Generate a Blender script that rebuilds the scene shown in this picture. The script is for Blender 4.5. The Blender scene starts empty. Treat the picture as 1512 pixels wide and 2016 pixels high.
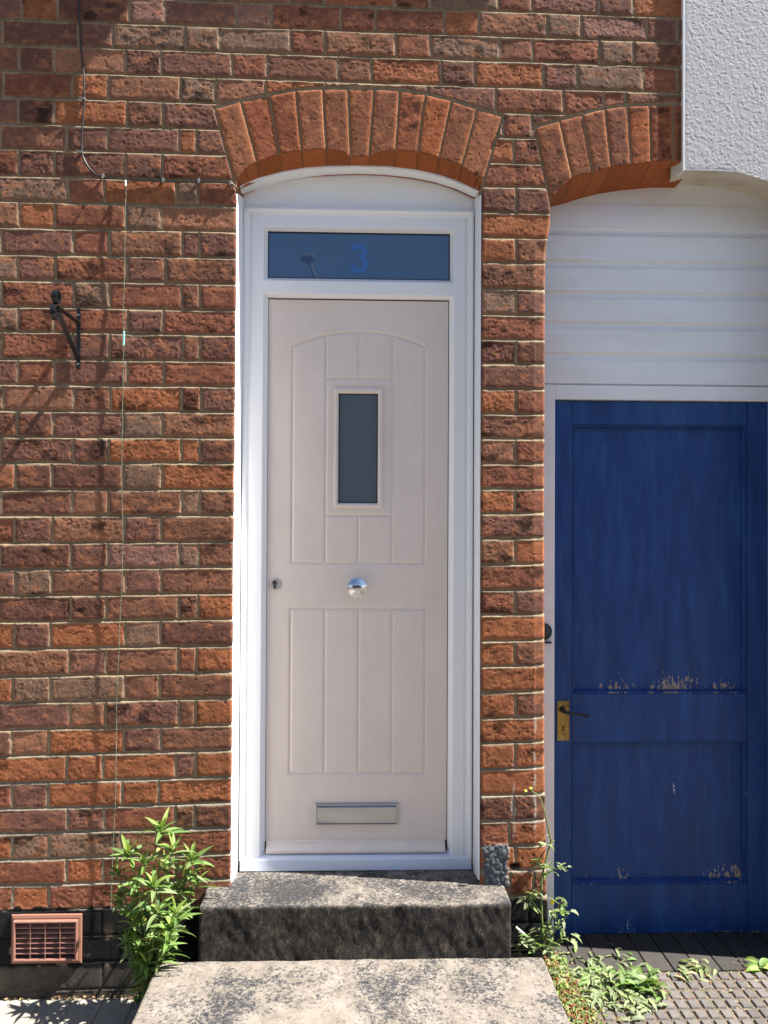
import bpy, math, random
import numpy as np
from mathutils import Vector, Matrix

# ------------------------------------------------------------------ camera, world, sun
D0, H0, FPX, PW, PH = 2.5, 1.523, 1515.0, 1512.0, 2016.0
YAW, PITCH, ROLL = math.radians(1.735), math.radians(0.65), 0.0048
C = bpy.context.scene.collection
CAM = np.array([0.0, -D0, H0])
_f = np.array([math.sin(YAW)*math.cos(PITCH), math.cos(YAW)*math.cos(PITCH), math.sin(PITCH)])
_r0 = np.array([math.cos(YAW), -math.sin(YAW), 0.0])
_u0 = np.cross(_r0, _f)
_r = math.cos(ROLL)*_r0 + math.sin(ROLL)*_u0
_u = math.cos(ROLL)*_u0 - math.sin(ROLL)*_r0
cam = bpy.data.cameras.new('camera'); cam_o = bpy.data.objects.new('camera', cam); C.objects.link(cam_o)
cam.sensor_fit = 'VERTICAL'; cam.sensor_height = 34.6; cam.lens = FPX*34.6/PH
cam.clip_start = 0.05; cam.clip_end = 500
M4 = Matrix(((_r[0], _u[0], -_f[0], CAM[0]), (_r[1], _u[1], -_f[1], CAM[1]), (_r[2], _u[2], -_f[2], CAM[2]), (0, 0, 0, 1)))
cam_o.matrix_world = M4
bpy.context.scene.camera = cam_o

SUN_AZ = math.radians(8.2)            # angle between the sun's ground direction and the wall
SLOPE = 1.52
tx, ty, tz = math.cos(SUN_AZ), -math.sin(SUN_AZ), SLOPE*math.cos(SUN_AZ)    # towards the sun
SUN_EL = math.atan2(tz, 1.0)
world = bpy.data.worlds.new('World'); bpy.context.scene.world = world; world.use_nodes = True
wn = world.node_tree.nodes; wl = world.node_tree.links
sky = wn.new('ShaderNodeTexSky'); sky.sky_type = 'NISHITA'; sky.sun_disc = False
sky.sun_elevation = SUN_EL; sky.sun_rotation = math.atan2(tx, ty); sky.air_density = 1.0; sky.dust_density = 0.6
bg = wn['Background']; bg.inputs['Strength'].default_value = 0.05
wl.new(sky.outputs['Color'], bg.inputs['Color'])
sun = bpy.data.lights.new('sun', 'SUN'); sun.energy = 5.0; sun.angle = math.radians(0.55); sun.color = (1.0, 0.94, 0.86)
sun_o = bpy.data.objects.new('sun', sun); C.objects.link(sun_o)
sun_o.location = (4, -3, 6)
sun_o.rotation_euler = Vector((tx, ty, tz)).to_track_quat('Z', 'Y').to_euler()
sc = bpy.context.scene
sc.view_settings.view_transform = 'Standard'; sc.view_settings.look = 'None'
sc.view_settings.exposure = 1.82; sc.view_settings.gamma = 1.0

# ------------------------------------------------------------------ helpers
def U(px, py, Y=0.0):
    """point of the photograph on the vertical plane at depth Y behind the wall face"""
    d = _f + (px-PW/2)/FPX*_r - (py-PH/2)/FPX*_u
    return CAM + d*((Y+D0)/d[1])
def G(px, py, z):
    d = _f + (px-PW/2)/FPX*_r - (py-PH/2)/FPX*_u
    return CAM + d*((z-H0)/d[2])
def proj(X, Y, Z):
    v0, v1, v2 = X-CAM[0], Y-CAM[1], Z-CAM[2]
    zc = v0*_f[0]+v1*_f[1]+v2*_f[2]
    xc = v0*_r[0]+v1*_r[1]+v2*_r[2]
    yc = v0*_u[0]+v1*_u[1]+v2*_u[2]
    return PW/2+FPX*xc/zc, PH/2-FPX*yc/zc

def _hash(i, j, s):
    h = (i.astype(np.int64)*374761393 + j.astype(np.int64)*668265263 + s*1274126177) & 0x7fffffff
    h = ((h ^ (h >> 13))*1274126177) & 0x7fffffff
    h = ((h ^ (h >> 15))*2246822519) & 0x7fffffff
    return ((h ^ (h >> 16)) & 0xffffff)/float(0xffffff)
def vnoise(x, y, s=0):
    i, j = np.floor(x), np.floor(y); fx, fy = x-i, y-j
    fx = fx*fx*(3-2*fx); fy = fy*fy*(3-2*fy)
    a, b = _hash(i, j, s), _hash(i+1, j, s)
    c, d = _hash(i, j+1, s), _hash(i+1, j+1, s)
    return (a+(b-a)*fx)*(1-fy) + (c+(d-c)*fx)*fy
def fbm(x, y, s=0, o=3):
    t = 0; a = 0.5; n = 0
    for k in range(o):
        t = t + a*vnoise(x*2**k, y*2**k, s+17*k); n += a; a *= 0.5
    return t/n
def sstep(a, b, x):
    t = np.clip((x-a)/(b-a), 0, 1); return t*t*(3-2*t)
rng = random.Random(7)

# ---- materials
def mat(name, col=(0.5, 0.5, 0.5), rough=0.6, metal=0.0, attr=False, spec=0.5):
    m = bpy.data.materials.new(name); m.use_nodes = True
    b = m.node_tree.nodes['Principled BSDF']
    b.inputs['Base Color'].default_value = (*col, 1); b.inputs['Roughness'].default_value = rough
    b.inputs['Metallic'].default_value = metal; b.inputs['Specular IOR Level'].default_value = spec
    return m
def N(m, t, **kw):
    n = m.node_tree.nodes.new(t)
    for k, v in kw.items():
        if k in n.inputs: n.inputs[k].default_value = v
        else: setattr(n, k, v)
    return n
def L(m, a, b): m.node_tree.links.new(a, b)
def noise(m, scale, detail=4, rough=0.6, stretch=None, dist=0.0):
    tc = N(m, 'ShaderNodeTexCoord'); n = N(m, 'ShaderNodeTexNoise', Scale=scale, Detail=detail, Roughness=rough, Distortion=dist)
    if stretch:
        mp = N(m, 'ShaderNodeMapping'); mp.inputs['Scale'].default_value = stretch
        L(m, tc.outputs['Object'], mp.inputs['Vector']); L(m, mp.outputs['Vector'], n.inputs['Vector'])
    else: L(m, tc.outputs['Object'], n.inputs['Vector'])
    return n.outputs['Fac']
def ramp(m, src, stops):
    r = N(m, 'ShaderNodeValToRGB'); e = r.color_ramp.elements
    while len(e) < len(stops): e.new(0.5)
    for k, (p, c) in enumerate(stops):
        e[k].position = p; e[k].color = (*c, 1) if len(c) == 3 else c
    L(m, src, r.inputs['Fac']); return r.outputs['Color']
def mixc(m, fac, a, b, mode='MIX'):
    x = N(m, 'ShaderNodeMix', data_type='RGBA', blend_type=mode)
    for s, v in ((x.inputs[0], fac), (x.inputs[6], a), (x.inputs[7], b)):
        if hasattr(v, 'is_linked'): L(m, v, s)
        else: s.default_value = (*v, 1) if isinstance(v, tuple) else v
    return x.outputs[2]
def bsdf(m): return m.node_tree.nodes['Principled BSDF']
def bump(m, h, strength=0.3, dist=0.002):
    b = N(m, 'ShaderNodeBump', Strength=strength, Distance=dist)
    L(m, h, b.inputs['Height']); L(m, b.outputs['Normal'], bsdf(m).inputs['Normal'])
def attr(m, name='Col'):
    a = N(m, 'ShaderNodeAttribute'); a.attribute_name = name; return a.outputs['Color']
def mapr(m, src, a, b, c=0.0, d=1.0):
    r = N(m, 'ShaderNodeMapRange'); L(m, src, r.inputs[0])
    for i, v in enumerate((a, b, c, d)): r.inputs[i+1].default_value = v
    return r.outputs[0]

# brick and mortar: colour of each brick comes from the mesh, grain and pits from noise
mBrick = mat('weathered_brick', rough=0.92, spec=0.2)
g = ramp(mBrick, noise(mBrick, 160, 5, 0.65), [(0.25, (0.62, 0.6, 0.58)), (0.5, (1, 1, 1)), (0.8, (1.28, 1.25, 1.2))])
g2 = mixc(mBrick, 1.0, attr(mBrick), g, 'MULTIPLY')
L(mBrick, g2, bsdf(mBrick).inputs['Base Color'])
bump(mBrick, noise(mBrick, 300, 6, 0.75), 0.75, 0.0020)

mRender = mat('white_textured_render', (0.46, 0.455, 0.46), 0.8)
bump(mRender, noise(mRender, 260, 4, 0.65), 0.5, 0.002)
mSoffit = mat('cream_painted_soffit', (0.58, 0.53, 0.44), 0.8)
L(mSoffit, ramp(mSoffit, noise(mSoffit, 9, 5, 0.7), [(0.3, (0.42, 0.37, 0.29)), (0.55, (0.6, 0.55, 0.46))]), bsdf(mSoffit).inputs['Base Color'])
bump(mSoffit, noise(mSoffit, 60, 4), 0.4, 0.003)
mUpvc = mat('white_upvc', (0.84, 0.85, 0.87), 0.26)
mWhite = mat('white_gloss_paint', (0.76, 0.77, 0.78), 0.42)
L(mWhite, ramp(mWhite, noise(mWhite, 5, 5, 0.7, (0.6, 1, 2.5)), [(0.3, (0.76, 0.77, 0.78)), (0.6, (0.83, 0.85, 0.88))]), bsdf(mWhite).inputs['Base Color'])
bump(mWhite, noise(mWhite, 40, 4, 0.6, (0.15, 1, 1)), 0.25, 0.0015)
mBeige = mat('pale_beige_composite_door', (0.73, 0.635, 0.585), 0.40)
L(mBeige, ramp(mBeige, noise(mBeige, 7, 7, 0.75, (1, 1, 0.5)), [(0.3, (0.71, 0.61, 0.55)), (0.55, (0.77, 0.67, 0.61))]), bsdf(mBeige).inputs['Base Color'])
L(mBeige, mapr(mBeige, noise(mBeige, 16, 5, 0.7), 0.3, 0.7, 0.30, 0.52), bsdf(mBeige).inputs['Roughness'])
bump(mBeige, noise(mBeige, 90, 5, 0.6, (1, 1, 0.06)), 0.06, 0.001)
mGasket = mat('black_rubber_gasket', (0.012, 0.012, 0.014), 0.6)
mChrome = mat('polished_chrome', (0.62, 0.63, 0.66), 0.05, 1.0)
mSatin = mat('satin_steel', (0.42, 0.445, 0.48), 0.27, 1.0)
bump(mSatin, noise(mSatin, 30, 3, 0.5, (0.05, 1, 1)), 0.05, 0.0005)
mGlass = mat('frosted_glass_pane', (0.034, 0.087, 0.19), 0.02, 0.0); bsdf(mGlass).inputs['IOR'].default_value = 1.75  # blue of the reflected sky is put into this base colour
mGlassD = mat('dark_frosted_glass', (0.092, 0.125, 0.15), 0.06, 0.0); bsdf(mGlassD).inputs['IOR'].default_value = 1.6
mThree = mat('clear_blue_numeral', (0.018, 0.105, 0.37), 0.02, 0.0); bsdf(mThree).inputs['IOR'].default_value = 1.75
mIron = mat('black_painted_iron', (0.007, 0.0075, 0.009), 0.36)
bump(mIron, noise(mIron, 200, 3), 0.2, 0.0006)
mCable = mat('black_cable_sheath', (0.012, 0.012, 0.013), 0.45)
mClip = mat('grey_plastic_clip', (0.16, 0.155, 0.15), 0.5)
mBrass = mat('tarnished_brass', (0.40, 0.27, 0.08), 0.42, 0.75)
L(mBrass, ramp(mBrass, noise(mBrass, 55, 4, 0.7), [(0.3, (0.20, 0.13, 0.04)), (0.6, (0.46, 0.32, 0.10))]), bsdf(mBrass).inputs['Base Color'])
mTerra = mat('terracotta_plastic', (0.44, 0.20, 0.15), 0.55)
L(mTerra, ramp(mTerra, noise(mTerra, 40, 5, 0.7), [(0.3, (0.19, 0.088, 0.068)), (0.6, (0.29, 0.135, 0.105))]), bsdf(mTerra).inputs['Base Color'])
mDark = mat('painted_void_shade', (0.02, 0.012, 0.012), 0.8)
mTwine = mat('green_garden_twine', (0.09, 0.13, 0.08), 0.85)
L(mTwine, ramp(mTwine, noise(mTwine, 260, 2, 0.5, (1, 1, 0.9)), [(0.42, (0.05, 0.07, 0.045)), (0.58, (0.19, 0.21, 0.15))]), bsdf(mTwine).inputs['Base Color'])
mTape = mat('turquoise_tape', (0.25, 0.75, 0.62), 0.5)
mBlackPl = mat('black_plastic', (0.02, 0.02, 0.021), 0.35)
mCig = mat('white_paper', (0.75, 0.73, 0.68), 0.8)
mStone = mat('pale_stone_chip', (0.55, 0.45, 0.25), 0.8)
L(mStone, ramp(mStone, noise(mStone, 40, 4), [(0.35, (0.38, 0.27, 0.12)), (0.6, (0.62, 0.52, 0.30))]), bsdf(mStone).inputs['Base Color'])
mLeafM = mat('leaf', rough=0.55, spec=0.35)
def leaf_setup(m):
    L(m, attr(m), bsdf(m).inputs['Base Color'])
    nt = m.node_tree; out = nt.nodes['Material Output']
    tr = N(m, 'ShaderNodeBsdfTranslucent'); mx = N(m, 'ShaderNodeMixShader', Fac=0.3)
    L(m, mixc(m, 1.0, attr(m), (1.5, 1.6, 0.8), 'MULTIPLY'), tr.inputs['Color'])
    L(m, bsdf(m).outputs[0], mx.inputs[1]); L(m, tr.outputs[0], mx.inputs[2]); L(m, mx.outputs[0], out.inputs['Surface'])
leaf_setup(mLeafM)
mStem = mat('green_stem', (0.13, 0.17, 0.05), 0.6)
mYellow = mat('yellow_petals', (0.75, 0.55, 0.04), 0.6)

# old blue gloss paint: faded streaks; bare wood flakes low on each panel (wear has its own shape)
def blue_mat(name, wear_z=None, span=0.09):
    m = mat(name, rough=0.45, spec=0.4)
    st = noise(m, 10, 6, 0.72, (2.2, 1, 0.35))
    base = ramp(m, st, [(0.30, (0.005, 0.032, 0.130)), (0.5, (0.007, 0.047, 0.198)), (0.68, (0.016, 0.075, 0.245))])
    fade = ramp(m, noise(m, 60, 4, 0.7, (2.5, 1, 0.10)), [(0.58, (0, 0, 0)), (0.74, (1, 1, 1))])
    base = mixc(m, mapr(m, fade, 0, 1, 0, 0.6), base, (0.055, 0.115, 0.26))
    scr = ramp(m, noise(m, 75, 2, 0.5, (3, 1, 0.22)), [(0.765, (0, 0, 0)), (0.78, (1, 1, 1))])
    base = mixc(m, mapr(m, scr, 0, 1, 0, 0.7), base, (0.20, 0.23, 0.28))
    if wear_z is not None:
        tc = N(m, 'ShaderNodeTexCoord'); sp = N(m, 'ShaderNodeSeparateXYZ'); L(m, tc.outputs['Object'], sp.inputs[0])
        h = mapr(m, sp.outputs['Z'], wear_z, wear_z+span, 1.0, 0.0)
        n1 = noise(m, 75, 4, 0.66, (1.25, 1, 0.5)); n2 = noise(m, 7, 2, 0.5, (1, 1, 0.15))
        a = N(m, 'ShaderNodeMath', operation='MULTIPLY'); L(m, h, a.inputs[0]); L(m, mapr(m, n2, 0.40, 0.66), a.inputs[1])
        s = N(m, 'ShaderNodeMath', operation='MULTIPLY_ADD'); L(m, a.outputs[0], s.inputs[0]); s.inputs[1].default_value = 0.40; L(m, n1, s.inputs[2])
        k0 = mapr(m, s.outputs[0], 0.74, 0.752); gt = N(m, 'ShaderNodeMath', operation='MULTIPLY'); L(m, mapr(m, h, 0.02, 0.2), gt.inputs[0]); L(m, k0, gt.inputs[1])
        k = gt.outputs[0]
        wood = ramp(m, noise(m, 120, 4, 0.6, (2, 1, 0.12)), [(0.35, (0.22, 0.17, 0.12)), (0.6, (0.40, 0.34, 0.27))])
        base = mixc(m, k, base, wood)
    L(m, base, bsdf(m).inputs['Base Color'])
    L(m, mapr(m, st, 0.2, 0.8, 0.32, 0.62), bsdf(m).inputs['Roughness'])
    bump(m, noise(m, 55, 5, 0.65, (2, 1, 0.1)), 0.3, 0.0012)
    return m

# concrete with black lichen; the black paint of the step's riser comes from the mesh colour
Z_TOP = 0.346
mConc = mat('weathered_concrete', rough=0.95, spec=0.2)
lic2 = noise(mConc, 130, 3, 0.7)
big = mapr(mConc, noise(mConc, 4.2, 6, 0.72, None, 0.4), 0.36, 0.68); spk = noise(mConc, 95, 6, 0.85)
ad = N(mConc, 'ShaderNodeMath', operation='MULTIPLY_ADD'); L(mConc, big, ad.inputs[0]); ad.inputs[1].default_value = 0.24; L(mConc, spk, ad.inputs[2])
sepa = N(mConc, 'ShaderNodeSeparateColor'); L(mConc, attr(mConc), sepa.inputs[0])
ad2 = N(mConc, 'ShaderNodeMath', operation='MULTIPLY_ADD'); L(mConc, sepa.outputs[0], ad2.inputs[0]); ad2.inputs[1].default_value = 0.07; L(mConc, ad.outputs[0], ad2.inputs[2])
msk = mapr(mConc, ad2.outputs[0], 0.60, 0.70)
pale = ramp(mConc, noise(mConc, 18, 7, 0.75), [(0.3, (0.14, 0.120, 0.100)), (0.5, (0.215, 0.188, 0.162)), (0.7, (0.27, 0.245, 0.218))])
dk = ramp(mConc, lic2, [(0.35, (0.014, 0.015, 0.018)), (0.65, (0.065, 0.066, 0.072))])
con = mixc(mConc, msk, pale, dk)
# blackened riser: old paint from the nosing down
gm = N(mConc, 'ShaderNodeTexCoord'); gz_ = N(mConc, 'ShaderNodeSeparateXYZ'); L(mConc, gm.outputs['Object'], gz_.inputs[0])
rz = N(mConc, 'ShaderNodeMath', operation='MULTIPLY_ADD'); L(mConc, noise(mConc, 30, 6, 0.75), rz.inputs[0]); rz.inputs[1].default_value = 0.055; L(mConc, gz_.outputs['Z'], rz.inputs[2])
blk = mapr(mConc, rz.outputs[0], Z_TOP+0.003+0.0275, Z_TOP-0.013+0.0275)
rs = ramp(mConc, noise(mConc, 48, 9, 0.88, (1.2, 1, 0.65)), [(0.38, (0.010, 0.010, 0.011)), (0.50, (0.030, 0.028, 0.026)), (0.58, (0.075, 0.062, 0.048)), (0.70, (0.24, 0.185, 0.13))])
bm_ = N(mConc, 'ShaderNodeMath', operation='MULTIPLY'); L(mConc, blk, bm_.inputs[0]); L(mConc, sepa.outputs[0], bm_.inputs[1])
L(mConc, mixc(mConc, bm_.outputs[0], con, rs), bsdf(mConc).inputs['Base Color'])
hh = N(mConc, 'ShaderNodeMath', operation='ADD'); L(mConc, lic2, hh.inputs[0]); L(mConc, noise(mConc, 420, 3), hh.inputs[1])
bump(mConc, hh.outputs[0], 0.7, 0.004)
mPave = mat('grey_paving_block', rough=0.9)
L(mPave, mixc(mPave, 1.0, attr(mPave), ramp(mPave, noise(mPave, 45, 6, 0.7), [(0.3, (0.75, 0.75, 0.74)), (0.6, (1.05, 1.04, 1.02))]), 'MULTIPLY'), bsdf(mPave).inputs['Base Color'])
bump(mPave, noise(mPave, 250, 4, 0.7), 0.5, 0.0015)
mSand = mat('sandy_joint_dirt', rough=0.95)
L(mSand, ramp(mSand, noise(mSand, 60, 6, 0.75), [(0.3, (0.04, 0.034, 0.028)), (0.52, (0.11, 0.085, 0.06)), (0.75, (0.26, 0.20, 0.14))]), bsdf(mSand).inputs['Base Color'])
bump(mSand, noise(mSand, 160, 5, 0.7), 0.9, 0.004)
mRoad = mat('asphalt', rough=0.9)
L(mRoad, ramp(mRoad, noise(mRoad, 90, 6, 0.7), [(0.3, (0.06, 0.056, 0.05)), (0.7, (0.12, 0.112, 0.10))]), bsdf(mRoad).inputs['Base Color'])

# ---- mesh building
class MB:
    def __init__(s): s.v = []; s.f = []; s.c = []
    def quad(s, pts, col=None):
        n = len(s.v); s.v += [tuple(map(float, p)) for p in pts]; s.f.append(tuple(range(n, n+len(pts))))
        s.c += [col or (1, 1, 1)]*len(pts)
    def box(s, a, b, col=None):
        x0, y0, z0 = a; x1, y1, z1 = b; n = len(s.v)
        s.v += [(x0, y0, z0), (x1, y0, z0), (x1, y1, z0), (x0, y1, z0), (x0, y0, z1), (x1, y0, z1), (x1, y1, z1), (x0, y1, z1)]
        s.f += [tuple(n+i for i in q) for q in ((0, 3, 2, 1), (4, 5, 6, 7), (0, 1, 5, 4), (1, 2, 6, 5), (2, 3, 7, 6), (3, 0, 4, 7))]
        s.c += [col or (1, 1, 1)]*8
    def loft(s, rings, close=False, cap=False, col=None):
        n = len(s.v); m = len(rings[0])
        for r in rings:
            s.v += [tuple(map(float, p)) for p in r]; s.c += [col or (1, 1, 1)]*m
        for k in range(len(rings)-1):
            for i in range(m if close else m-1):
                j = (i+1) % m; s.f.append((n+k*m+i, n+k*m+j, n+(k+1)*m+j, n+(k+1)*m+i))
        if cap and close:
            s.f.append(tuple(n+i for i in range(m))[::-1]); s.f.append(tuple(n+(len(rings)-1)*m+i for i in range(m)))
    def tube(s, pts, r, seg=8, col=None, cap=True):
        pts = [Vector(p) for p in pts]; rings = []
        rr = r if isinstance(r, (list, tuple)) else [r]*len(pts)
        ref = None
        for k, p in enumerate(pts):
            t = (pts[min(k+1, len(pts)-1)]-pts[max(k-1, 0)]).normalized()
            if ref is None: ref = t.orthogonal().normalized()
            ref = (ref - t*ref.dot(t)).normalized(); q = t.cross(ref)
            rings.append([p+(ref*math.cos(2*math.pi*i/seg)+q*math.sin(2*math.pi*i/seg))*rr[k] for i in range(seg)])
        s.loft(rings, True, cap, col)
    def lathe(s, prof, c, axis='-Y', seg=32, col=None):
        """prof = (radius, height along axis) from base to tip"""
        rings = []
        for r, h in prof:
            ring = []
            for i in range(seg):
                a = 2*math.pi*i/seg; x, z = r*math.cos(a), r*math.sin(a)
                ring.append((c[0]+x, c[1]-h, c[2]+z) if axis == '-Y' else ((c[0]+x, c[1]+z, c[2]+h) if axis == 'Z' else (c[0]+h, c[1]+x, c[2]+z)))
            rings.append(ring)
        s.loft(rings, True, True, col)
    def extr_x(s, prof, x0, x1, col=None):
        """closed profile of (Y, Z) run along X"""
        s.loft([[(x0, y, z) for y, z in prof], [(x1, y, z) for y, z in prof]], True, True, col)
    def strip(s, path, w, t, xc):
        """flat bar along a path of (Y, Z), width w in X, thickness t"""
        P = [Vector((0, y, z)) for y, z in path]; rings = []
        for k, p in enumerate(P):
            d = (P[min(k+1, len(P)-1)]-P[max(k-1, 0)]).normalized(); n = Vector((0, -d.z, d.y))*t/2
            rings.append([(xc-w/2, *(p-n)[1:]), (xc+w/2, *(p-n)[1:]), (xc+w/2, *(p+n)[1:]), (xc-w/2, *(p+n)[1:])])
        s.loft(rings, True, True)
    def build(s, name, material, parent=None, bevel=0, seg=2, smooth=None):
        me = bpy.data.meshes.new(name); me.from_pydata(s.v, [], s.f); me.update()
        a = me.color_attributes.new('Col', 'FLOAT_COLOR', 'POINT')
        a.data.foreach_set('color', np.hstack([np.array(s.c, dtype=np.float32).reshape(-1, 3), np.ones((len(s.c), 1), np.float32)]).ravel())
        return link(me, name, material, parent, bevel, seg, smooth)
def link(me, name, material, parent=None, bevel=0, seg=2, smooth=None):
    import bmesh
    b = bmesh.new(); b.from_mesh(me); bmesh.ops.recalc_face_normals(b, faces=b.faces) if len(b.faces) < 60000 and name not in SHEETS else None
    b.to_mesh(me); b.free()
    o = bpy.data.objects.new(name, me); C.objects.link(o); me.materials.append(material)
    if parent: o.parent = parent
    if bevel:
        md = o.modifiers.new('bevel', 'BEVEL'); md.width = bevel; md.segments = seg; md.limit_method = 'ANGLE'; md.angle_limit = math.radians(35)
    if smooth is not None:
        me.polygons.foreach_set('use_smooth', [True]*len(me.polygons))
        if smooth: me.set_sharp_from_angle(angle=math.radians(smooth))
    return o
SHEETS = set()
def thing(name, label, cat, loc=(0, 0, 0), group=None):
    o = bpy.data.objects.new(name, None); C.objects.link(o); o.empty_display_size = 0.05
    o['label'] = label; o['category'] = cat
    if group: o['group'] = group
    return o
def tag(o, label, cat, group=None):
    o['label'] = label; o['category'] = cat
    if group: o['group'] = group
    return o
def struct(o): o['kind'] = 'structure'; return o
def grid_mesh(name, X, Z, Yf, cols=None, keep=None, material=None, parent=None):
    """height field standing in the wall: X (nx), Z (nz), Yf (nz,nx)"""
    nz, nx = Yf.shape; XX, ZZ = np.meshgrid(X, Z)
    co = np.stack([XX, Yf, ZZ], -1).reshape(-1, 3)
    idx = np.arange(nz*nx).reshape(nz, nx)
    q = np.stack([idx[:-1, :-1], idx[:-1, 1:], idx[1:, 1:], idx[1:, :-1]], -1).reshape(-1, 4)
    return mesh_np(name, co, q, cols, material, parent)
def mesh_np(name, co, q, cols, material, parent):
    used = np.unique(q); rem = np.full(len(co), -1); rem[used] = np.arange(len(used))
    co = co[used]; q = rem[q]
    me = bpy.data.meshes.new(name)
    me.vertices.add(len(co)); me.vertices.foreach_set('co', co.astype(np.float32).ravel())
    me.loops.add(len(q)*4); me.loops.foreach_set('vertex_index', q.astype(np.int32).ravel())
    me.polygons.add(len(q)); me.polygons.foreach_set('loop_start', np.arange(0, len(q)*4, 4, dtype=np.int32))
    me.polygons.foreach_set('use_smooth', np.ones(len(q), dtype=bool))
    me.update(calc_edges=True)
    if cols is not None:
        a = me.color_attributes.new('Col', 'FLOAT_COLOR', 'POINT')
        cc = cols.reshape(-1, 3)[used]
        a.data.foreach_set('color', np.hstack([cc, np.ones((len(cc), 1))]).astype(np.float32).ravel())
    o = bpy.data.objects.new(name, me); C.objects.link(o); me.materials.append(material)
    if parent: o.parent = parent
    return o

# ------------------------------------------------------------------ key measures (metres)
Z_STEP, Z_SLAB, Z_RIGHT = 0.346, 0.183, 0.092
Y_STEP = -0.128
YF, YL = 0.117, 0.141                     # front door: frame face, leaf face
YB = 0.150                                # boards over the blue door
XJR = 1.43                                # right jamb of the passage opening

# ------------------------------------------------------------------ brick wall
LB = [-55, -5, 46, 96, 147, 198, 250, 300, 352, 402, 453, 505, 556, 608, 657, 710, 760, 811, 862, 912, 965, 1016, 1069, 1120, 1172, 1223,
      1276, 1329, 1380, 1433, 1484, 1537, 1588, 1637, 1688, 1738, 1788, 1840, 1892, 1946]
RB = [-25, 24, 73, 122, 173, 223, 272, 322, 369, 420, 469, 518, 570, 621, 670, 717, 767, 816, 865, 914, 963, 1012, 1061, 1112, 1162, 1211,
      1262, 1312, 1363, 1414, 1463, 1514, 1566, 1617, 1666, 1715, 1766, 1817, 1868, 1920]
NUP = 20
LB = [LB[0]-50.5*k for k in range(NUP, 0, -1)] + LB + [1998, 2050, 2102]
RB = [RB[0]-49.5*k for k in range(NUP, 0, -1)] + RB + [1970, 2020, 2070]
K0 = NUP+1                                # index of course c0 (between beds -5 and 46)
JL = {0: [43, 114, 255, 324, 465, 535, 670, 739, 875, 943, 1077, 1144, 1273, 1333], 1: [5, 154, 222, 365, 432, 572, 639, 778, 847, 982, 1048, 1180, 1247, 1385],
      2: [38, 107, 248, 317, 457, 526, 666, 732, 868, 935, 1070, 1136, 1266, 1333], 3: [7, 142, 213, 355, 424, 522, 640, 700, 842, 976, 1109, 1188, 1231, 1380],
      4: [36, 106, 250, 321, 465, 990, 1047, 1110], 5: [131, 212, 352, 386, 465, 1012], 6: [36, 106, 246, 319, 465, 940, 1080], 7: [134, 205, 347, 389, 480, 1016],
      8: [37, 107, 248, 317, 480], 9: [144, 215, 359, 393, 480, 1016], 10: [35, 109, 250, 326, 480], 11: [3, 145, 215, 357, 393, 480, 1015],
      12: [36, 106, 251, 321, 480], 13: [142, 215, 359, 393, 480, 1016], 14: [35, 106, 250, 321, 480], 15: [145, 217, 357, 395, 480, 1015],
      16: [33, 104, 241, 319, 480], 17: [144, 214, 357, 393, 480, 1014], 18: [31, 103, 243, 319, 480], 19: [141, 213, 357, 393, 480, 1013],
      20: [28, 103, 245, 317, 480], 21: [139, 212, 352, 390, 480, 1013], 22: [30, 101, 246, 316, 480], 23: [139, 208, 351, 389, 480, 1013],
      24: [28, 99, 246, 316, 480], 25: [136, 209, 351, 387, 480, 1013], 26: [25, 99, 245, 314, 480], 27: [138, 208, 352, 385, 480, 1014],
      28: [23, 96, 243, 316, 480], 29: [132, 203, 346, 385, 480, 1013], 30: [23, 94, 240, 312, 480], 31: [134, 205, 346, 384, 480, 1012],
      32: [23, 96, 238, 310, 480, 1003], 33: [131, 202, 346, 385, 480, 1014], 34: [25, 96, 238, 310, 480, 1003, 1050]}
ARCH_L = dict(b=[(462, 360), (504, 314), (550, 302), (594, 294), (642, 294), (690, 306), (727, 306), (779, 294), (823, 298), (865, 308), (910, 322), (951, 360)],
              t=[(423, 213), (473, 198), (529, 187), (582, 177), (635, 174), (685, 174), (737, 174), (787, 177), (838, 185), (889, 197), (940, 213), (989, 229)],
              i=[(440, 380), (462, 357), (484, 330), (504, 317), (550, 302), (594, 295), (642, 293), (672, 297), (690, 307), (727, 307), (750, 298), (779, 294), (823, 298), (865, 309), (910, 324), (935, 345), (951, 358), (970, 380)])
ARCH_R = dict(b=[(1083, 394), (1126, 345), (1167, 338), (1203, 327), (1243, 323), (1282, 318), (1326, 316), (1370, 317), (1414, 322)],
              t=[(1053, 252), (1101, 236), (1146, 224), (1191, 213), (1235, 207), (1279, 206), (1325, 205), (1371, 206), (1417, 210)],
              i=[(1060, 420), (1080, 396), (1100, 372), (1126, 347), (1167, 338), (1203, 327), (1243, 322), (1282, 318), (1326, 316), (1420, 318)])
BACK_L = [(440, 378), (467, 367), (505, 351), (553, 339), (600, 331), (642, 328), (700, 326), (760, 328), (820, 335), (870, 345), (910, 359), (945, 375), (970, 386)]
BACK_R = [(1060, 412), (1083, 402), (1130, 390), (1167, 378), (1203, 369), (1250, 362), (1318, 356), (1420, 357)]
def ip(pts, x): return np.interp(x, [p[0] for p in pts], [p[1] for p in pts])
def edge_ll(y): return np.interp(y, [340, 700, 1000, 1720, 2016], [466.5, 464, 460.5, 454.5, 452])
def edge_lr(y): return np.interp(y, [340, 1000, 1720, 2016], [948.5, 946.5, 945.5, 945])
def edge_rl(y): return np.interp(y, [380, 440, 485, 560, 1000, 1500, 1700, 1860, 2016], [1085, 1083.5, 1076, 1074.5, 1073, 1073.5, 1076, 1080, 1082])

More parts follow.
